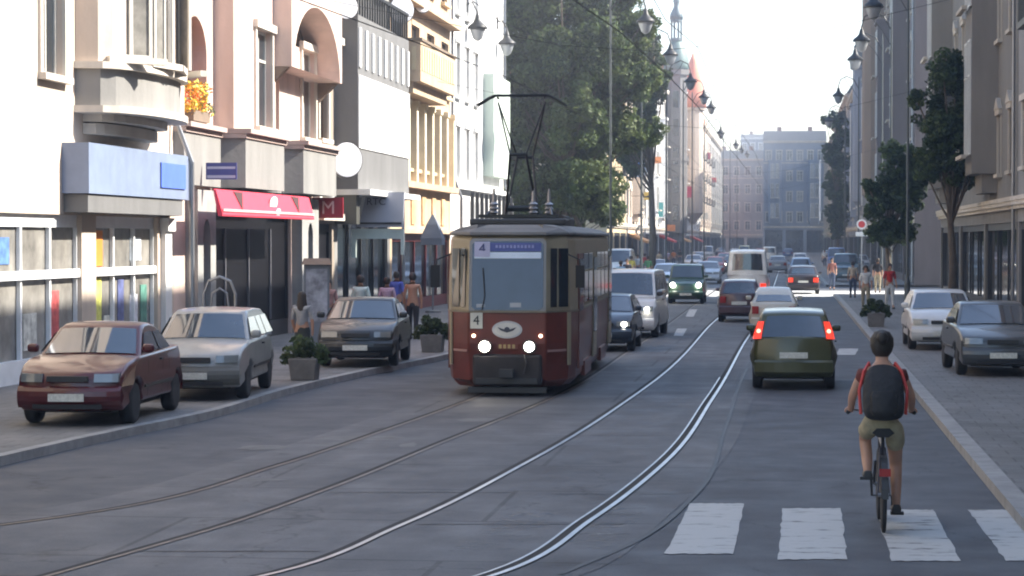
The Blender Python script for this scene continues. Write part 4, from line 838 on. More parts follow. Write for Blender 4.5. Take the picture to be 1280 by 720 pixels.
car("parked_car", "black sedan with blue-reflecting windscreen parked beyond the planter", "car", cpos(444, 460, 4.3, 'front', .12, math.radians(4)), math.radians(4), 4.3, 1.72, 1.42, P_("near_black_paint", (.008, .010, .012), .4), 'sedan', group="cars parked on the left pavement")
car("moving_car", "dark blue car with lit headlight squeezed behind the tram", "car", cpos(752, 440, 4.0, 'front'), 0, 4.0, 1.64, 1.40, P_("navy_paint", (.02, .03, .05)), 'hatch', 'on', group="oncoming cars")
car("moving_van", "white van with lit headlights following the dark blue car", "van", cpos(785, 423, 4.6, 'front'), math.radians(-2), 4.6, 1.80, 1.93, P_("white_van_paint", (.66, .66, .64)), 'van', 'on', group="oncoming cars", hood=1.12, belt=1.18, nose=.88, wr=.32)
car("moving_car", "dark green off-roader with two round lit headlamps", "car", cpos(857, 380, 3.9, 'front'), 0, 3.9, 1.66, 1.72, P_("bottle_green_paint", (.03, .07, .05)), 'suv', 'round', group="oncoming cars", hood=1.08, belt=1.12, nose=.86, wr=.34, grille=False)
car("moving_car", "olive green hatchback driving away with red tail lights lit", "car", cpos(992, 488, 3.8, 'rear'), PI, 3.8, 1.62, 1.48, P_("olive_green_paint", (.06, .064, .025)), 'hatch', tail='on', group="cars driving away", belt=.98, hood=.96)
car("moving_car", "small rounded cream car just beyond the olive hatchback", "car", cpos(967, 421, 3.2, 'rear'), PI, 3.2, 1.45, 1.40, P_("cream_paint", (.48, .46, .38)), 'bubble', group="cars driving away", wr=.27)
car("moving_car", "dark maroon hatchback behind the white minibus", "car", cpos(924, 403, 3.6, 'rear'), PI, 3.6, 1.52, 1.44, P_("maroon_grey_paint", (.07, .04, .05)), 'hatch', group="cars driving away", belt=.98, hood=.96)
car("minibus", "white minibus with dark red rear glass ahead of the maroon hatchback", "van", cpos(934, 378, 5.4, 'rear'), PI, 5.4, 1.95, 2.35, P_("white_minibus_paint", (.85, .84, .80)), 'van', tail='on', group="cars driving away", hood=1.2, belt=1.25, nose=.9, wr=.34)
car("moving_car", "dark sedan with right brake lamp glowing near the sunlit strip", "car", cpos(1004, 368, 4.3, 'rear'), PI, 4.3, 1.74, 1.45, P_("graphite_paint", (.035, .03, .035)), 'sedan', tail='on', group="cars driving away")
car("moving_car", "pale blue-roofed car beyond the dark sedan", "car", cpos(1001, 348, 4.2, 'rear'), PI, 4.2, 1.7, 1.5, P_("pale_blue_paint", (.3, .38, .5)), 'hatch', group="cars driving away")
car("moving_car", "light blue car half hidden behind the green off-roader", "car", cpos(831, 362, 4.2, 'front'), 0, 4.2, 1.7, 1.45, P_("steel_blue_paint", (.16, .22, .34)), 'sedan', 'off', group="oncoming cars")
car("moving_car", "silver car right of the green off-roader", "car", cpos(884, 355, 4.2, 'front'), 0, 4.2, 1.7, 1.42, P_("silver_paint", (.42, .44, .48)), 'sedan', 'off', group="oncoming cars")
car("moving_car", "small red car behind the silver oncoming car", "car", cpos(893, 343, 4.0, 'front'), 0, 4.0, 1.65, 1.42, P_("red_paint", (.36, .03, .03)), 'hatch', 'off', group="oncoming cars")
car("moving_van", "white delivery van in the left lane far beyond the white van", "van", cpos(772, 352, 4.8, 'front', .12), 0, 4.8, 1.85, 2.1, P_("white_van_paint", ()), 'van', group="parked cars far down the left pavement", hood=1.12, belt=1.18, nose=.88)
for i, (x, y, z, f, kd, c, lb) in enumerate(((818, 350, 0, 0, 'hatch', (.05, .06, .1), "dark blue hatchback far down the left lane"), (866, 338, 0, 0, 'sedan', (.4, .4, .42), "tiny silver sedan far down the left lane"), (905, 333, 0, 0, 'hatch', (.3, .04, .04), "tiny dark red hatchback far down the left lane"),
        (945, 337, 0, 1, 'sedan', (.12, .12, .14), "grey sedan in front of the minibus"), (962, 330, 0, 1, 'van', (.6, .6, .58), "tiny white van far down the right lane"), (1000, 334, 0, 1, 'sedan', (.5, .5, .5), "tiny pale sedan far down the right lane"),
        (930, 325, 0, 0, 'van', (.55, .5, .2), "tiny yellowish van far down the street"), (918, 322, 0, 0, 'sedan', (.5, .5, .5), "tiny white sedan far down the street"), (985, 322, 0, 1, 'hatch', (.05, .1, .25), "tiny blue hatchback far down the right lane"),
        (872, 330, 0, 0, 'hatch', (.45, .45, .48), "pale hatchback in the far left queue"), (884, 326, 0, 0, 'van', (.5, .5, .5), "tiny pale van in the far left queue"), (950, 322, 0, 1, 'hatch', (.4, .05, .04), "tiny red hatchback in the far right queue"), (900, 320, 0, 0, 'sedan', (.05, .06, .1), "tiny navy sedan in the far left queue"), (972, 341, 0, 1, 'sedan', (.2, .22, .25), "grey-blue sedan in the far right queue"),
        (1064, 346, .12, 0, 'hatch', (.06, .06, .07), "dark hatchback parked behind the teal off-roader"), (1052, 331, .12, 0, 'sedan', (.3, .05, .04), "small red sedan parked far on the right pavement"), (936, 330, 0, 1, 'hatch', (.5, .48, .4), "cream hatchback ahead of the minibus"), (915, 340, 0, 0, 'hatch', (.09, .1, .12), "charcoal hatchback waiting left of the minibus"),
        (1058, 352, .12, 0, 'suv', (.05, .11, .14), "teal off-roader parked on the right pavement"), (1046, 338, .12, 0, 'van', (.08, .14, .35), "blue van parked on the right pavement behind the teal one"), (1075, 340, .12, 0, 'sedan', (.35, .38, .42), "grey sedan parked far on the right pavement"), (1036, 328, .12, 0, 'hatch', (.4, .4, .4), "pale hatchback parked far on the right pavement"))):
    h_, bl, ns = (1.12, 1.18, .88) if kd in ('van', 'suv') else (.97, .99, .74)
    car("parked_car" if z else "moving_car" if kd != 'van' else "moving_van", lb, "van" if kd == 'van' else "car", cpos(x, y, 4.2, 'front', z), PI if f else 0, 4.2, 1.7, {'van': 2.0, 'suv': 1.8}.get(kd, 1.43), P_("far_paint_%s" % lb.split()[0] + str(i), c), kd, head='on' if (i in (17,)) else 'off', hood=h_, belt=bl, nose=ns)
car("parked_car", "white car parked on the right pavement beyond the cyclist", "car", (3.75, 60, .12), 0, 4.2, 1.7, 1.43, P_("clean_white_paint", (.62, .62, .6)), 'hatch')
car("parked_car", "dark grey sedan parked on the right pavement nearest the camera", "car", (4.1, 49, .12), math.radians(2), 4.3, 1.7, 1.42, P_("dark_grey_paint", (.06, .065, .07)), 'sedan')
# ------------------------------------------------------------ tram
pf = G(634, 496); pr = AT(0, 0, 1)
tfx, tfy = pf.x, pf.y
TY = math.atan2(.30, 13.0)      # slight turn
tram = empty("tram", (tfx, tfy, 0), TY, "red and cream tram with number 4 and lit headlamps coming towards the camera", "tram")
TRED = mat("tram_red", (.13, .024, .014), .4, var=.32, vs=1.2, coat=.2); TCR = mat("tram_cream", (.29, .245, .165), .45, var=.12, vs=1.5); TGR = mat("tram_roof_grey", (.13, .125, .12), .7, var=.2)
TLn = 13.5
def plan(off=0, nose=0):
    fw, ch, hw = .70 - off * .5, .80, 1.19 - off
    return [(-fw, nose + off), (fw, nose + off), (hw - .1, ch * .75), (hw, ch + .3), (hw, TLn - 1.0), (.75 - off, TLn - off), (-.75 + off, TLn - off), (-hw, TLn - 1.0), (-hw, ch + .3), (-hw + .1, ch * .75)]
def tl(rings, nm, m, bev=.03):
    o = MB(); o.loft([[(x, y, z) for x, y in plan(of, ns)] for z, of, ns in rings]); return o.build(nm, m, tram, bevel=bev, bang=50)
tl([(.17, .16, .14), (.30, .05, .04), (.95, .0, 0), (1.52, .0, 0)], "lower_body", TRED)
tl([(1.523, .005, .0), (2.0, .01, .05), (2.80, .05, .16), (2.88, .08, .2)], "upper_body", TCR)
tl([(2.883, .02, .12), (2.94, .03, .14), (3.02, .2, .3), (3.08, .5, .6)], "roof", TGR, .02)
o = MB(); o.loft([[(x * .8, y, z) for x, y in plan(.25, .25)] for z in (.08, .18)]); o.build("underframe", BLACK, tram)
o = MB(); o.loft([[(x, y, z) for x, y in plan(-.012, -.012)] for z in (1.505, 1.535)]); o.build('waist_rail', mat('tram_trim', (.2, .17, .12), .5), tram)
# windscreen follows the tilted front
def fy(z): return lerp(0, .05, (z - 1.52) / .48) if z < 2 else lerp(.05, .16, (z - 2) / .8)
def fq(nm, xa, xb, za, zb, m, off=.012, par=tram, cor=.06):
    q = MB(); pts = [(xa + cor, za), (xb - cor, za), (xb, za + cor), (xb, zb - cor), (xb - cor, zb), (xa + cor, zb), (xa, zb - cor), (xa, za + cor)]
    q.loft([[(x, fy(z) - d, z) for x, z in pts] for d in (off, 0.0)]); return q.build(nm, m, par)
fr = fq("windscreen_frame", -.69, .69, 1.50, 2.83, mat("grey_rubber_frame", (.25, .25, .25), .6), .010)
ws = fq("windscreen", -.64, .64, 1.55, 2.78, mat("tram_glass", (.03, .04, .075), .14, var=.25, vs=1.1, spec=.8), .02)
db = fq("destination_board", -.60, .60, 2.60, 2.75, mat("blue_display", (.06, .08, .28), .5), .026, ws, .02)
fq("white_strip", -.60, .60, 2.47, 2.58, mat("pale_strip", (.62, .72, .85), .5), .026, ws, .01)
nb_ = fq("number_board", -.60, -.32, 2.50, 2.77, mat("lilac_board", (.42, .42, .58), .5), .032, ws, .01)
text("lettering", "4", .26, mat("dark_blue_letter", (.06, .07, .2), .5), ws, (-.46, fy(2.63) - .036, 2.635), (PI / 2 + .12, 0, 0), .003)
q = MB()
for k in range(11): x = -.22 + k * .065; q.box(x, x + .04, fy(2.68) - .034, fy(2.68) - .028, 2.66 - (k % 3) * .004, 2.71)
q.build("destination_line", mat("pale_lilac_line", (.3, .32, .58), .6), ws)
q = MB(); q.tube([(-.45, fy(1.6) - .05, 1.55), (-.40, fy(1.8) - .045, 1.8), (-.44, fy(2.3) - .04, 2.3)], .012, 5); q.build("wiper", BLACK, tram)
# glints of the driver's desk, painted as pale panels on the windscreen
q = MB(); q.box(-.55, -.40, -.0, .01, 1.60, 1.66); q.box(.05, .25, -.0, .01, 1.60, 1.68); q.v = [(v[0], fy(1.62) - .024 + v[1] * .1, v[2]) for v in q.v]; q.build("painted_glint", mat("pale_glint", (.4, .42, .45), .5), ws)
pl = MB(); pl.box(-.66, -.44, -.035, -.004, 1.22, 1.50); po = pl.build("number_plate", mat("cream_plate", (.6, .58, .5), .5), tram)
text("lettering", "4", .24, mat("black_letter", (.02, .02, .02), .6), po, (-.55, -.038, 1.36), (PI / 2, 0, 0), .002)
q = MB(); q.disc((.0, -.012, 1.20), (0, 1, 0), .27, .024, 28, sx=1.0, sz=.58); em = q.build("emblem", mat("emblem_grey", (.5, .5, .5), .5), tram)
q = MB(); q.disc((0, -.028, 1.20), (0, 1, 0), .23, .01, 28, sx=1.0, sz=.55); q.build("emblem_field", mat("emblem_field", (.62, .6, .55), .5), em)
q = MB()
for s in (-1, 1): q.loft([[(s * .03, y, 1.20), (s * .17, y, 1.245), (s * .12, y, 1.19), (s * .04, y, 1.16)] for y in (-.040, -.034)])
q.disc((0, -.037, 1.2), (0, 1, 0), .05, .01); q.build("winged_wheel", mat("emblem_dark", (.05, .05, .07), .5), em)
q = MB(); q.box(-.19, .19, -.012, -.004, .85, .95); nm_ = q.build("fleet_number_panel", TRED, tram)
for k in range(4):
    q = MB(); q.box(-.15 + k * .08, -.10 + k * .08, -.016, -.013, .865, .935); q.build("fleet_digit", mat("dull_gold_digit", (.42, .3, .12), .6), nm_)
for s in (-1, 1):
    q = MB(); q.disc((s * .40, -.02, .90), (0, 1, 0), .125, .09); bz = q.build("headlight", BLACK, tram); q = MB(); q.disc((s * .40, -.07, .90), (0, 1, 0), .09, .03); q.build("lens", mat("very_bright_lamp", (1, .93, .78), .3, emit=30, var=0) if s < 0 else HLON, bz)
    q = MB(); q.disc((s * .60, -.01, 1.09), (0, 1, 0), .03, .04); q.build("marker_light", HLON2, tram)
    # angled corner windows and door slots
    def cq(nm, f0, f1, za, zb, m, off=.012):
        a_, c_ = Vector((.70, 0)), Vector((1.09, .60)); nn = Vector((c_.y - a_.y, -(c_.x - a_.x))).normalized(); q = MB()
        def P(f, z, d):
            sh = fy(z) if z > 1.52 else 0; p = a_ + (c_ - a_) * f + nn * (d); return (s * p.x * (1 - .012 * (z > 1.52)), p.y + sh * (1 - f), z)
        q.loft([[P(f0, za, d), P(f1, za, d), P(f1, zb, d), P(f0, zb, d)] for d in (off, .0)]); return q.build(nm, m, tram)
    cq("corner_window", .18, .42, 1.6, 2.65, GLASS, .02); cq("corner_window", .52, .90, 1.6, 2.65, GLASS, .02)
    cq("cream_strip", .86, .97, .55, 1.5, TCR, .03); cq("red_band", .05, .82, .80, .84, mat("pale_band", (.35, .2, .18), .5), .012)
    # side windows and doors
    ys_ = [(2.75 + k * 1.45) for k in range(7)]
    q = MB(); 
    for y in ys_:
        if (s > 0 and y in (ys_[2], ys_[6])) or (s < 0 and y in (ys_[0], ys_[3], ys_[6])): continue
        w_ = MB(); w_.box(*sorted((s * 1.16, s * 1.205)), y, y + 1.2, 1.62, 2.55); wo = w_.build("side_window", GLASS, tram); z_ = MB(); z_.box(*sorted((s * 1.18, s * 1.215)), y, y + 1.2, 2.2, 2.24); z_.build("window_bar", TCR, wo)
    for y in ([1.25, ys_[2] , ys_[6]] if s > 0 else [1.25, ys_[0] + .1, ys_[3], ys_[6]]):
        w_ = MB(); w_.box(*sorted((s * 1.17, s * 1.21)), y, y + 1.15, .45, 2.55); do = w_.build("door", TCR if y > 2 else TRED, tram)
        z_ = MB()
        for k in range(3): z_.box(*sorted((s * 1.19, s * 1.222)), y + .06 + k * .37, y + .36 + k * .37, .95 if y > 2 else 1.5, 2.45)
        z_.build("door_glass", GLASS, do)
    m2 = MB(); m2.tube([(s * 1.05, .35, 2.55), (s * 1.28, .15, 2.45), (s * 1.30, .1, 2.3)], .015); m2.box(*sorted((s * 1.22, s * 1.38)), .05, .12, 1.95, 2.35); m2.build("mirror", BLACK, tram)
    q = MB(); q.box(*sorted((s * 1.12, s * 1.2)), 3.0, 5.0, .22, .5); q.box(*sorted((s * 1.12, s * 1.2)), 8.5, 10.5, .22, .5); q.build("skirt", TRED, tram)
for y in (3.2, 4.9, 8.7, 10.4):
    q = MB()
    for s in (-1, 1): q.disc((s * .72, y, .33), (1, 0, 0), .33, .12)
    q.build("wheelset", DARK, tram)
q = MB(); q.box(-.62, .62, -.05, .10, .20, .76); bp_ = q.build("bumper_recess", mat("dark_mottled_panel", (.025, .02, .02), .7, var=.4, vs=5), tram, bevel=.05)  # near-black mottled panel low on the tram front
q = MB(); q.box(-.55, .55, -.14, -.02, .24, .34); q.box(-.12, .12, -.28, -.02, .36, .50); q.tube([(.3, -.06, .75), (.35, -.12, .6), (.32, -.1, .42)], .02); q.build("coupler", DARK, tram)
q = MB(); q.box(-.7, .7, -.02, .1, .07, .17); q.build("lifeguard", DARK, tram)
q = MB(); q.box(-.9, .9, 2.0, 3.2, 3.08, 3.2); q.box(-.6, .6, 5.5, 7.5, 3.05, 3.3); q.box(-.5, .5, 9, 10.5, 3.05, 3.28); q.build("roof_box", DARK, tram, bevel=.03)
pg = MB(); yb = 2.9; pg.box(-.75, .75, yb - .7, yb + .7, 3.22, 3.28)
for s in (-1, 1):
    pg.tube([(s * .62, yb - .55, 3.26), (s * .55, yb + .0, 3.4), (s * .60, yb + .55, 3.26)], .03)
    pg.tube([(s * .30, yb, 3.3), (s * .15, yb + .75, 4.40)], .024); pg.tube([(s * .15, yb + .75, 4.40), (s * .45, yb, 5.42)], .016); pg.tube([(s * .30, yb, 3.3), (s * .15, yb - .75, 4.40)], .024); pg.tube([(s * .15, yb - .75, 4.40), (s * .45, yb, 5.42)], .016)
pg.tube([(-.15, yb + .75, 4.4), (.15, yb + .75, 4.4)], .03); pg.tube([(-.15, yb - .75, 4.4), (.15, yb - .75, 4.4)], .03); pg.tube([(-.3, yb, 3.4), (.3, yb, 3.4)], .06)
pgo = pg.build("pantograph", IRON, tram)
h_ = MB(); 
for dy in (-.12, .12): h_.tube([(-.85, yb + dy, 5.36), (-.62, yb + dy, 5.50), (-.5, yb + dy, 5.55), (.5, yb + dy, 5.55), (.62, yb + dy, 5.50), (.85, yb + dy, 5.36)], .02)
h_.tube([(-.45, yb - .12, 5.5), (-.45, yb + .12, 5.5)], .02); h_.tube([(.45, yb - .12, 5.5), (.45, yb + .12, 5.5)], .02); h_.build("collector_head", IRON, pgo)
for (x, y) in ((.25, yb - .3), (.5, yb + .3), (-.5, yb - .3)):
    q = MB(); q.lathe([(.05, 0), (.09, .04), (.05, .08), (.09, .12), (.05, .16), (.09, .2), (.04, .24), (.02, .5)], 8, (x, y, 3.28)); q.build("insulator", STEEL, pgo)
# ------------------------------------------------------------ people
def skin_mesh(name, V, E, R, m, parent, sub=1, root=0):
    me = bpy.data.meshes.new(name); me.from_pydata([tuple(v) for v in V], E, []); o = bpy.data.objects.new(name, me); COL.objects.link(o)
    o.modifiers.new("skin", 'SKIN'); 
    if not me.skin_vertices: 
        with bpy.context.temp_override(object=o, active_object=o): pass
    for i, r in enumerate(R):
        rv = r if isinstance(r, tuple) else (r, r); me.skin_vertices[0].data[i].radius = rv
    me.skin_vertices[0].data[root].use_root = True
    s = o.modifiers.new("sub", 'SUBSURF'); s.levels = sub; s.render_levels = sub
    dg = bpy.context.evaluated_depsgraph_get(); m2 = bpy.data.meshes.new_from_object(o.evaluated_get(dg)); m2.materials.clear(); m2.materials.append(m); m2.shade_smooth()
    bpy.data.objects.remove(o); o = bpy.data.objects.new(name, m2); COL.objects.link(o); o.parent = parent; return o
def chain(lists):
    V = []; E = []; R = []; ix = {}
    for ch in lists:
        prev = None
        for (p, r) in ch:
            k = tuple(round(c, 4) for c in p)
            if k not in ix: ix[k] = len(V); V.append(p); R.append(r)
            i = ix[k]
            if prev is not None and prev != i: E.append((prev, i))
            prev = i
    return V, E, R
def person(label, loc, yaw, shirt, legs, hairc=(.03, .02, .015), stride=.18, h=1.72, sleeves=True, bare=False, shorts=False, longhair=False, group=None, skirt=False, arm=.12):
    """faces local -Y"""
    e = empty("person", loc, yaw, label, "person", group); k = h / 1.75; s = stride
    J = lambda x, y, z: (x * k, y * k, z * k)
    hipc = J(0, 0, .95)
    legL = [(J(.0, 0, .95), .13 * k), (J(.09, 0, .90), .10 * k), (J(.10, -s * .45 - .02, .50), .062 * k), (J(.10, -s, .10), .042 * k), (J(.10, -s - .12, .04), .035 * k)]
    legR = [(J(.0, 0, .95), .13 * k), (J(-.09, 0, .90), .10 * k), (J(-.10, s * .25, .50), .062 * k), (J(-.10, s * .95, .12), .042 * k), (J(-.10, s * .95 - .12, .05), .035 * k)]
    tor = [(J(.0, 0, .95), .13 * k), (J(0, 0, 1.15), .12 * k), (J(0, .01, 1.35), .135 * k), (J(0, .01, 1.45), .09 * k), (J(0, 0, 1.52), .052 * k), (J(0, -.02, 1.60), .075 * k), (J(0, -.015, 1.68), .082 * k), (J(0, 0, 1.735), .05 * k)]
    def armc(sg, sw, r=1.0): return [(J(0, .01, 1.38), .12 * k), (J(sg * .17, .01, 1.42), .055 * k * r), (J(sg * .23, .03 * sw, 1.14), .042 * k * r), (J(sg * .23, -.10 - sw * .6, .90), .03 * k * r), (J(sg * .22, -.14 - sw * .9, .80), .026 * k * r)]
    aL, aR = armc(1, arm), armc(-1, -arm); tor.insert(3, (J(0, .01, 1.38), .12 * k))
    V, E, R = chain([tor, legL, legR, aL, aR]); skin_mesh("body", V, E, R, SKIN, e)
    n = 2 if sleeves else 1
    if shirt and not bare:
        ex = 1.14; V, E, R = chain([[(p, r * ex) for p, r in tor[:5]]] + [[(p, r * ex * (1.1 if i else 1)) for i, (p, r) in enumerate(a_[:3])] for a_ in (aL, aR)]); skin_mesh("shirt", V, E, R, shirt, e)
    if skirt:
        q = MB(); q.lathe([(.15 * k, 1.02 * k), (.19 * k, .85 * k), (.27 * k, .45 * k), (.26 * k, .45 * k)], 14); q.build("skirt", legs, e, smooth=True)
    else:
        m_ = 3 if shorts else 4
        def cut(lg): 
            o_ = [(p, r * 1.17) for p, r in lg[:m_]]
            if shorts: a_, b_ = Vector(lg[1][0]), Vector(lg[2][0]); o_[2] = (tuple(a_.lerp(b_, .85)), lg[2][1] * 1.3)
            return o_
        V, E, R = chain([cut(legL), cut(legR), [(J(.0, 0, .95), .13 * k * 1.17), (J(0, 0, 1.06), .13 * k)]]); skin_mesh("trousers", V, E, R, legs, e)
    q = MB(); q.lathe([(.03 * k, 1.775 * k), (.075 * k, 1.75 * k), (.1 * k, 1.69 * k), (.098 * k, 1.62 * k)] + ([(.13 * k, 1.4 * k), (.11 * k, 1.22 * k)] if longhair else [(.07 * k, 1.57 * k)]), 12, (0, .018 * k, 0)); q.build("hair", mat("hair_%.2f" % hairc[0], hairc, .6, var=.3, vs=30), e, smooth=True)
    for lg in (legL, legR):
        a_ = lg[3][0]; q = MB(); q.loft([[(a_[0] + x, a_[1] + y, lg[4][0][2] + zz) for x, y in ((-.045, .06), (.045, .06), (.05, -.1), (.03, -.19), (-.03, -.19), (-.05, -.1))] for zz in (-.04, .03)]); q.build("shoe", DARK, e, bevel=.015)
    return e
def cloth(n, c): return mat("cloth_" + n, c, .85, var=.25, vs=7, bump=.9, bs=9)
PV = .12
def gp(x, y): p = G(x, y, PV); return (p.x, p.y, PV)
person("bare-backed man in dark trousers walking away past the black sedan", gp(516, 424), PI, None, cloth("black", (.02, .02, .025)), bare=True, h=1.78, stride=.2)
person("long dark-haired woman in grey top standing behind the planter", gp(378, 466), PI * .95, cloth("grey", (.3, .3, .31)), cloth("charcoal", (.03, .035, .035)), longhair=True, stride=.03, h=1.62)
person("person in pale mint shirt behind the black sedan", gp(451, 430), PI, cloth("mint", (.5, .6, .58)), cloth("jeans", (.05, .07, .12)), h=1.76)
person("person in pink and white top behind the black sedan", gp(484, 424), PI, cloth("pink", (.5, .35, .45)), cloth("jeans", (.05, .07, .12)), h=1.66)
person("person in patterned blue top right of the pink one", gp(496, 415), 2.7, cloth("blue", (.1, .13, .5)), cloth("black", ()), h=1.75)
person("person in dull pink top by the poster cabinet", gp(411, 428), .3, cloth("dusty_pink", (.35, .2, .18)), cloth("grey", ()), h=1.64)
person("person in red shirt and white trousers on the right pavement", gp(1112, 386), 0.2, cloth("red", (.45, .03, .03)), cloth("white", (.6, .6, .58)), h=1.75)
person("person in white top walking by the right kerb bushes", gp(1082, 388), 0, cloth("white", ()), cloth("sand", (.3, .26, .18)), h=1.7)
person("person in dark clothes on the right pavement near the teal off-roader", gp(1040, 362), 0, cloth("rust", (.25, .1, .08)), cloth("jeans", ()), h=1.7)
person("person in beige top standing at the right kerb near the round sign", gp(1066, 372), PI, cloth("beige", (.45, .38, .3)), cloth("jeans", ()), h=1.68)
person("person in black top and pale trousers farther along the right pavement", gp(1097, 366), PI, cloth("black", ()), cloth("sand", ()), h=1.74)
person("tiny pedestrian in pink top far along the right pavement", gp(1052, 346), 0, cloth("pink", ()), cloth("black", ()), h=1.66)
person("tiny pedestrian in white top far along the right pavement", gp(1031, 334), 0, cloth("white", ()), cloth("jeans", ()), h=1.7)
fp = [(789, 352, "yellow", (.6, .5, .1), "a yellow"), (797, 347, "white", (), "a white"), (806, 343, "red", (), "a red"), (784, 362, "dark", (.03, .03, .04), "a dark"), (815, 338, "blue", (), "a blue"), (824, 335, "cream", (.5, .45, .35), "a cream")]
fp += [(834, 332, "lilac", (.4, .35, .5), "a lilac"), (842, 330, "orange", (.6, .2, .05), "an orange"), (792, 340, "beige", (.45, .38, .3), "a beige"), (810, 352, "green", (.08, .25, .1), "a green"), (850, 328, "black", (), "a black"), (776, 368, "sky_blue", (.3, .45, .6), "a sky-blue")]
for x, y, n, c, art in fp: person("tiny far pedestrian in %s shirt on the left pavement beyond the tree" % art, gp(x, y + 4), random.choice((0, PI)), cloth(n, c), cloth("jeans", ()), group="far pedestrians on the left pavement")
# ------------------------------------------------------------ street furniture
def planter(loc, sc, label, seed, w_=.55):
    e = empty("planter", loc, 0, label, "planter", "concrete planters on the left pavement")
    q = MB(); q.loft([[(-w_ * .42, -w_ * .42, 0), (w_ * .42, -w_ * .42, 0), (w_ * .42, w_ * .42, 0), (-w_ * .42, w_ * .42, 0)], [(-w_ * .5, -w_ * .5, .42), (w_ * .5, -w_ * .5, .42), (w_ * .5, w_ * .5, .42), (-w_ * .5, w_ * .5, .42)]]); q.build("tub", mat("planter_concrete", (.16, .15, .14), .9, var=.25, vs=5), e, bevel=.02)
    leaf_cloud("foliage", [(x, y, z, r) for x, y, z, r in ((0, 0, .6, .22), (-.28, 0, .52, .18), (.28, .05, .55, .18), (.1, -.2, .7, .15), (-.15, .1, .75, .15), (.35, 0, .4, .14), (-.38, 0, .4, .12))], 900, .055, LF, e, seed=seed, wts=(.4, .45, .15)); return e
planter(gp(381, 475), 1, "square concrete planter with leafy plant in front of the long-haired woman", 2)
planter(gp(541, 440), 1, "square concrete planter with dark plant near the far end of the parked black sedan", 3)
planter(gp(1095, 408), 1, "low concrete planter with dark shrub on the right pavement edge", 4)
ab = empty("poster_cabinet", gp(396, 442), .2, "grey free-standing poster cabinet with small roof beside the pillar", "notice board")
q = MB(); q.box(-.3, .3, -.1, .1, .0, 2.1); q.build("cabinet", mat("cabinet_grey", (.17, .18, .2), .6), ab, bevel=.01); q = MB(); q.loft([[(-.36, -.2, 2.1), (.36, -.2, 2.1), (.36, .2, 2.1), (-.36, .2, 2.1)], [(-.3, -.02, 2.25), (.3, -.02, 2.25), (.3, .02, 2.25), (-.3, .02, 2.25)]]); q.build("roof", BRN, ab)
q = MB(); q.box(-.25, .25, -.112, -.102, .75, 2.0); q.build("poster", mat("faded_posters", (.3, .3, .33), .6, var=.6, vs=4), ab)
ps = AT(541, 300, 86); pz = empty("parasol", (ps.x, 86, .12), 0, "grey-blue closed-down cafe parasol beyond the second planter", "parasol")
q = MB(); q.lathe([(.55, 2.5), (.56, 2.75), (.3, 3.25), (.04, 3.62)], 4); q.build("canopy", mat("grey_blue_canvas", (.15, .18, .23), .8), pz, rot=PI / 4)
q = MB(); q.lathe([(.3, 0), (.3, .08), (.04, .1), (.03, 3.6)], 10); q.build("pole", STEEL, pz)
hp = gp(286, 470)
hs = empty("cycle_hoop", (hp[0] - .3, hp[1] + .5, PV), 0, "arched metal cycle hoop with dots behind the silver estate's roof", "cycle stand")
q = MB(); q.tube([(-.32, 0, 0), (-.32, 0, 1.6), (-.22, 0, 1.86), (0, 0, 1.95), (.22, 0, 1.86), (.32, 0, 1.6), (.32, 0, 0)], .03, 8); q.tube([(-.18, 0, 1.35), (-.15, 0, 1.62), (0, 0, 1.72), (.15, 0, 1.62), (.18, 0, 1.35)], .022, 6); q.build("hoop", STEEL, hs)
q = MB(); q.box(-.32, .32, -.02, .02, 1.30, 1.35); q.build("crossbar", STEEL, hs)
# signs beyond the tree
def proj_sign(x, y, Y, w_, h_, c, label, mk=None, rnd=False, cn=None):
    p = AT(x, y, Y); s = Y / F; e = empty("shop_sign", p, 0, label, "sign", "projecting shop signs along the left facades"); q = MB()
    if rnd: q.disc((0, 0, 0), (0, 1, 0), h_ * s / 2, .12, 24, sx=w_ / h_)
    else: q.box(-w_ * s / 2, w_ * s / 2, -.06, .06, -h_ * s / 2, h_ * s / 2)
    q.build("panel", mat("sign_" + (cn or label.split()[0]), c, .5), e)
    q = MB(); q.box(min(XL - p.x, -w_ * s / 2 - .1), -w_ * s / 2 + .02, -.02, .02, -.02, .02); q.build("bracket", IRON, e)
    if mk: q = MB(); q.box(-w_ * s * .3, w_ * s * .3, -.075, -.062, -h_ * s * .15, h_ * s * .05); q.box(-w_ * s * .1, w_ * s * .25, -.075, -.062, h_ * s * .1, h_ * s * .3); q.build("mark", mat("sign_mark" + label.split()[0], mk, .5), e)
    return e
proj_sign(801, 165, 192, 19, 20, (.12, .2, .5), "blue square sign with white mark right of the tall tree", (.6, .65, .7))
proj_sign(798, 209, 192, 27, 25, (.6, .66, .72), "white rounded sign with blue mark under the blue square sign", (.12, .25, .6), True)
cols = [("red", (.6, .05, .05)), ("yellow", (.75, .55, .1)), ("orange", (.7, .25, .08)), ("pale", (.7, .68, .6)), ("teal", (.1, .4, .4)), ("crimson", (.5, .02, .08))]
for i, (x, y, Y, w_, h_) in enumerate(((822, 200, 240, 9, 8), (868, 205, 330, 8, 30), (870, 255, 350, 12, 8), (862, 240, 300, 8, 14), (852, 262, 290, 14, 7), (878, 270, 380, 14, 8), (838, 285, 262, 12, 8), (810, 245, 215, 10, 10), (892, 225, 430, 7, 6), (885, 195, 400, 6, 8), (826, 262, 250, 6, 18), (880, 235, 390, 7, 10))):
    n, c = cols[(i * 5 + 2) % 6] if i != 1 else cols[0]
    proj_sign(x, y, Y, w_, h_, c, "small %s projecting sign, number %s from the tree along the far left facades" % (n, ["one", "two", "three", "four", "five", "six", "seven", "eight", "nine", "ten", "eleven", "twelve"][i]), cn=n)
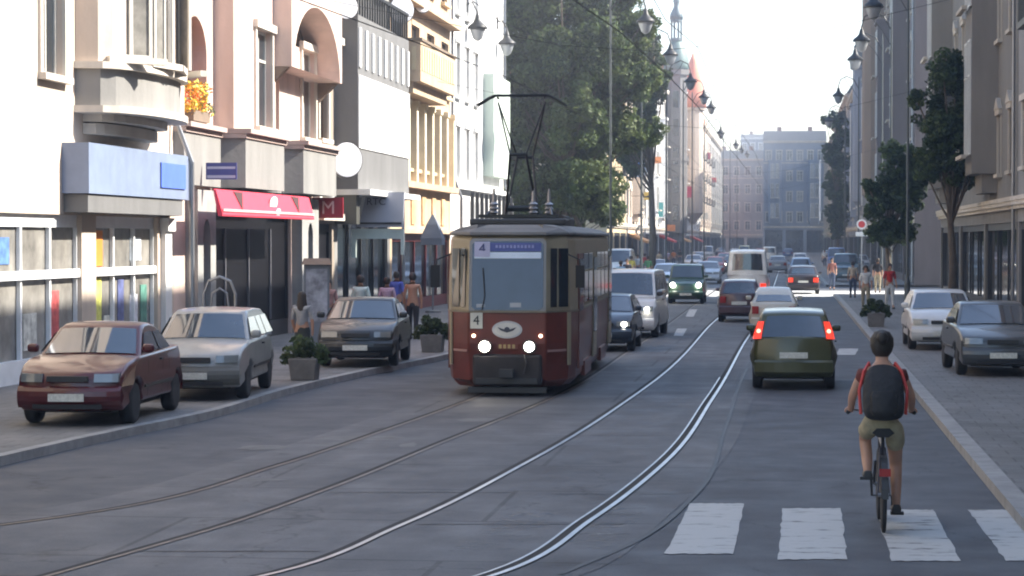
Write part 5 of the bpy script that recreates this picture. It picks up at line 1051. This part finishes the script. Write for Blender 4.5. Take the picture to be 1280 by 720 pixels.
rs_ = AT(1077, 283, 140); e = empty("road_sign", (rs_.x, 140, .12), 0, "round road sign with plate under it on the right pavement", "sign")
q = MB(); q.lathe([(.04, 0), (.04, 4.1)], 8); q.build("post", STEEL, e); q = MB(); q.disc((0, -.06, 3.6), (0, 1, 0), .3, .03); d_ = q.build("disc", WHITE, e); q = MB(); q.disc((0, -.08, 3.6), (0, 1, 0), .2, .01); q.build("disc_centre", mat("sign_red", ()), d_); q = MB(); q.box(-.35, .35, -.08, -.05, 2.9, 3.15); q.build("plate", WHITE, e)
# parked-car guard / red awnings far left
for i, (x, Y, ln, c, n) in enumerate(((800, 212, 8, (.55, .3, .12), "orange"), (835, 262, 8, (.5, .06, .06), "red"), (856, 300, 10, (.6, .35, .15), "ochre"), (872, 345, 10, (.5, .08, .06), "brick red"))):
    q = MB(); q.loft([[(XL + .0, y, 3.4), (XL + 1.6, y, 2.7), (XL + 1.6, y, 2.5), (XL, y, 3.1)] for y in (Y, Y + ln)]); tag(q.build("awning", mat("awning_" + n, c, .8)), "%s sloping shop awning on the far left pavement" % n, "awning", "far shop awnings")
# ------------------------------------------------------------ cyclist and bicycle (seen from behind)
cb = G(1106, 671); cbx, cby = cb.x, cb.y
bk = empty("bicycle", (cbx, cby + .33, .0), 0, "dark bicycle ridden away along the right edge of the road", "bicycle")
def bwheel(y):
    q = MB(); q.lathe([(.325, -.02), (.345, -.012), (.345, .012), (.325, .02), (.318, 0)], 32); q.v = [(v[2], v[0] + y, v[1] + .345) for v in q.v]; t = q.build("wheel", BLACK, bk, smooth=True)
    q = MB()
    for k in range(18): a = 2 * PI * k / 18; q.tube([(.02 * (-1) ** k, y, .345), (0, y + .32 * math.cos(a), .345 + .32 * math.sin(a))], .0025, 3)
    q.tube([(-.05, y, .345), (.05, y, .345)], .02); q.build("spokes", STEEL, t)
bwheel(0); bwheel(1.05)
q = MB(); q.tube([(0, .40, .30), (0, .22, .82)], .018); q.tube([(0, .40, .30), (0, .92, .62)], .02); q.tube([(0, .24, .76), (0, .88, .80)], .017); q.tube([(0, .86, .86), (0, .94, .58)], .02)
for s in (-1, 1): q.tube([(s * .05, 0, .345), (s * .03, .38, .30)], .011); q.tube([(s * .05, 0, .345), (s * .02, .24, .76)], .01); q.tube([(s * .05, 1.05, .345), (s * .04, .94, .58)], .013)
q.build("frame", mat("bike_dark", (.03, .03, .04), .4), bk)
q = MB(); q.loft([[(x * w_, y, .93 + z) for x, z in ((-1, -.02), (-.6, .02), (.6, .02), (1, -.02), (.5, -.06), (-.5, -.06))] for y, w_ in ((.08, .10), (.2, .09), (.30, .04), (.40, .02))]); q.tube([(0, .22, .80), (0, .22, .9)], .014); q.build("saddle", BLACK, bk)
q = MB(); q.tube([(0, .86, .86), (0, .85, 1.05)], .016); q.tube([(-.30, .66, 1.06), (-.26, .80, 1.08), (-.1, .86, 1.05), (.1, .86, 1.05), (.26, .80, 1.08), (.30, .66, 1.06)], .014); q.build("handlebar", STEEL, bk)
for s in (-1, 1): q = MB(); q.tube([(s * .305, .62, 1.06), (s * .28, .74, 1.07)], .019); q.build("grip", BLACK, bk)
q = MB(); q.tube([(.02, .40, .30), (.09, .40, .30), (.10, .42, .14)], .012); q.box(.08, .2, .37, .47, .12, .15); q.build("pedal", DARK, bk); q = MB(); q.tube([(-.02, .40, .30), (-.09, .40, .30), (-.10, .38, .46)], .012); q.box(-.2, -.08, .33, .43, .45, .48); q.build("pedal", DARK, bk)
q = MB(); q.loft([[(x, .37 * math.cos(t) , .345 + .37 * math.sin(t)) for x in (-.03, .03)] for t in [PI * (.35 + .65 * k / 8) for k in range(9)]], closed=False); q.v = [(v[0], v[1] * 1, v[2]) for v in q.v]; q.build("mudguard", DARK, bk, fix=False)
q = MB(); q.box(-.05, .05, -.36, -.34, .55, .62); q.build("reflector", TLOFF, bk)
cy_ = empty("person", (cbx, cby + .33, 0), 0, "cyclist with dark bun, dark backpack with red trim and khaki shorts riding away", "person")
SK2 = mat("skin_tan", (.40, .22, .15), .5, var=.12, vs=8)
hip = (0, .20, 1.0); chest = (0, .38, 1.36); sh = (0, .42, 1.44); nk = (0, .47, 1.56)
tor = [(hip, .13), ((0, .26, 1.14), .115), ((0, .33, 1.28), .13), (sh, .115), (nk, .05), ((0, .49, 1.63), .075), ((0, .50, 1.72), .088), ((0, .48, 1.80), .06)]
lgL = [(hip, .13), ((-.10, .22, .97), .095), ((-.15, .60, .84), .06), ((-.13, .53, .62), .056), ((-.13, .38, .52), .038), ((-.13, .40, .50), .035), ((-.13, .50, .49), .03)]
lgR = [(hip, .13), ((.10, .22, .97), .095), ((.13, .50, .60), .06), ((.13, .44, .42), .056), ((.13, .34, .22), .037), ((.13, .38, .19), .035), ((.13, .50, .18), .03)]
def armb(s): return [(sh, .115), ((s * .18, .42, 1.44), .055), ((s * .27, .46, 1.22), .042), ((s * .275, .60, 1.10), .033), ((s * .285, .65, 1.085), .028), ((s * .288, .69, 1.085), .03)]
fing = []
for s in (-1, 1):
    for k in range(4): y = .665 + k * .022; fing.append([((s * .288, .69, 1.085), .03), ((s * .30, y, 1.10), .010), ((s * .325, y, 1.085), .009), ((s * .328, y, 1.055 + k * .002), .008)])
    fing.append([((s * .288, .69, 1.085), .03), ((s * .265, .67, 1.08), .010), ((s * .262, .70, 1.055), .008)])
V, E, R = chain([tor, lgL, lgR, armb(-1), armb(1)] + fing); body = skin_mesh("body", V, E, R, SK2, cy_, 2)
q = MB(); q.lathe([(.005, .0), (.012, .01), (.016, .03), (.004, .05)], 8, (0, .585, 1.69)); 
for s in (-1, 1): q.disc((s * .088, .50, 1.71), (1, 0, 0), .03, .02, 10)
q.build("nose_and_ears", SK2, cy_, smooth=True)
for s in (-1, 1): q = MB(); q.disc((s * .032, .578, 1.735), (0, 1, 0), .011, .01, 8); q.build("eye", DARK, cy_)
q = MB(); q.disc((0, .575, 1.655), (0, 1, 0), .022, .008, 8, sz=.35); q.build("mouth", mat("lips", (.3, .1, .09), .5), cy_)
V, E, R = chain([[(p, r * 1.13) for p, r in tor[:4]]] + [[(p, r * 1.25) for p, r in armb(s)[:2]] + [((s * .22, .44, 1.33), .058)] for s in (-1, 1)]); skin_mesh("shirt", V, E, R, cloth("rusty_red", (.12, .022, .02)), cy_, 2)
V, E, R = chain([[(p, r * 1.15) for p, r in lgL[:2]] + [((-.145, .50, .875), .088)], [(p, r * 1.15) for p, r in lgR[:2]] + [((.125, .40, .73), .088)], [(hip, .15), ((0, .24, 1.08), .13)]]); skin_mesh("shorts", V, E, R, cloth("khaki", (.30, .26, .17)), cy_, 2)
q = MB(); q.lathe([(.02, .12), (.07, .10), (.105, .04), (.108, -.03), (.09, -.09), (.06, -.13), (.03, -.14)], 16, (0, .475, 1.73)); ha = q.build("hair", mat("dark_hair", (.018, .014, .012), .55, var=.3, vs=40, bump=.5, bs=80), cy_, smooth=True)
q = MB(); q.lathe([(.01, .055), (.04, .045), (.055, .0), (.04, -.045), (.01, -.055)], 12, (0, .36, 1.78)); q.build("bun", mat("dark_hair"), ha, smooth=True)
for (x, y, z) in ((-.13, .40, .475), (.13, .38, .165)):
    q = MB(); q.loft([[(x + a_ * w_, y + b_, z + c_) for a_, b_ in ((-.04, -.08), (.04, -.08), (.045, .08), (.03, .17), (-.03, .17), (-.045, .08))] for c_, w_ in ((-.015, 1.05), (.02, 1.1), (.06, .7))]); q.build("shoe", DARK, cy_, bevel=.012)
bp2 = empty("backpack", (cbx, cby + .33, 0), 0, "dark backpack with red edging on the cyclist's back", "backpack")
q = MB(); q.loft([[(x * w_, y0 + yy * d_, z) for x, yy in ((-.17, .0), (-.15, -.7), (-.08, -1), (.08, -1), (.15, -.7), (.17, 0))] for z, w_, y0, d_ in ((1.02, 1.05, .10, .12), (1.12, 1.25, .13, .20), (1.32, 1.25, .22, .20), (1.46, 1.05, .29, .14), (1.54, .6, .34, .06))]); bg_ = q.build("bag", mat("black_nylon", (.012, .012, .014), .75, bump=.8, bs=12), bp2, smooth=True); sb_ = bg_.modifiers.new('s', 'SUBSURF'); sb_.levels = 2; sb_.render_levels = 2
q = MB(); q.loft([[(x, y, z) for x, y in ((-.13 * w_, .0), (-.1 * w_, -.05), (.1 * w_, -.05), (.13 * w_, 0))] for z, w_ in ((1.08, .8), (1.12, 1), (1.26, 1), (1.30, .8))]); q.v = [(v[0], v[1] - .03 + (v[2] - 1.08) * .32, v[2]) for v in q.v]; q.build('pocket', mat('black_nylon'), bp2, smooth=True)
q = MB()
for s in (-1, 1): q.tube([(s * .20, .13, 1.08), (s * .215, .17, 1.30), (s * .17, .26, 1.47), (s * .12, .42, 1.54), (s * .11, .55, 1.42)], .015, 6)
q.build("strap", mat("red_strap", (.5, .04, .03), .6), bp2)
for o_ in (bk, cy_, bp2): o_.scale = (1.06, 1.04, 1.04)
# ------------------------------------------------------------ haze
q = MB(); q.box(-260, 260, -70, 900, -1.0, 60)
hz = bpy.data.materials.new("haze"); hz.use_nodes = True; N = hz.node_tree.nodes; N.remove(N["Principled BSDF"]); v = N.new("ShaderNodeVolumePrincipled"); v.inputs["Density"].default_value = .001; v.inputs["Color"].default_value = (.86, .9, 1, 1); v.inputs["Anisotropy"].default_value = .3
hz.node_tree.links.new(v.outputs[0], N["Material Output"].inputs["Volume"])
tag(q.build("haze", hz), "pale summer haze filling the street", None, kind="stuff")
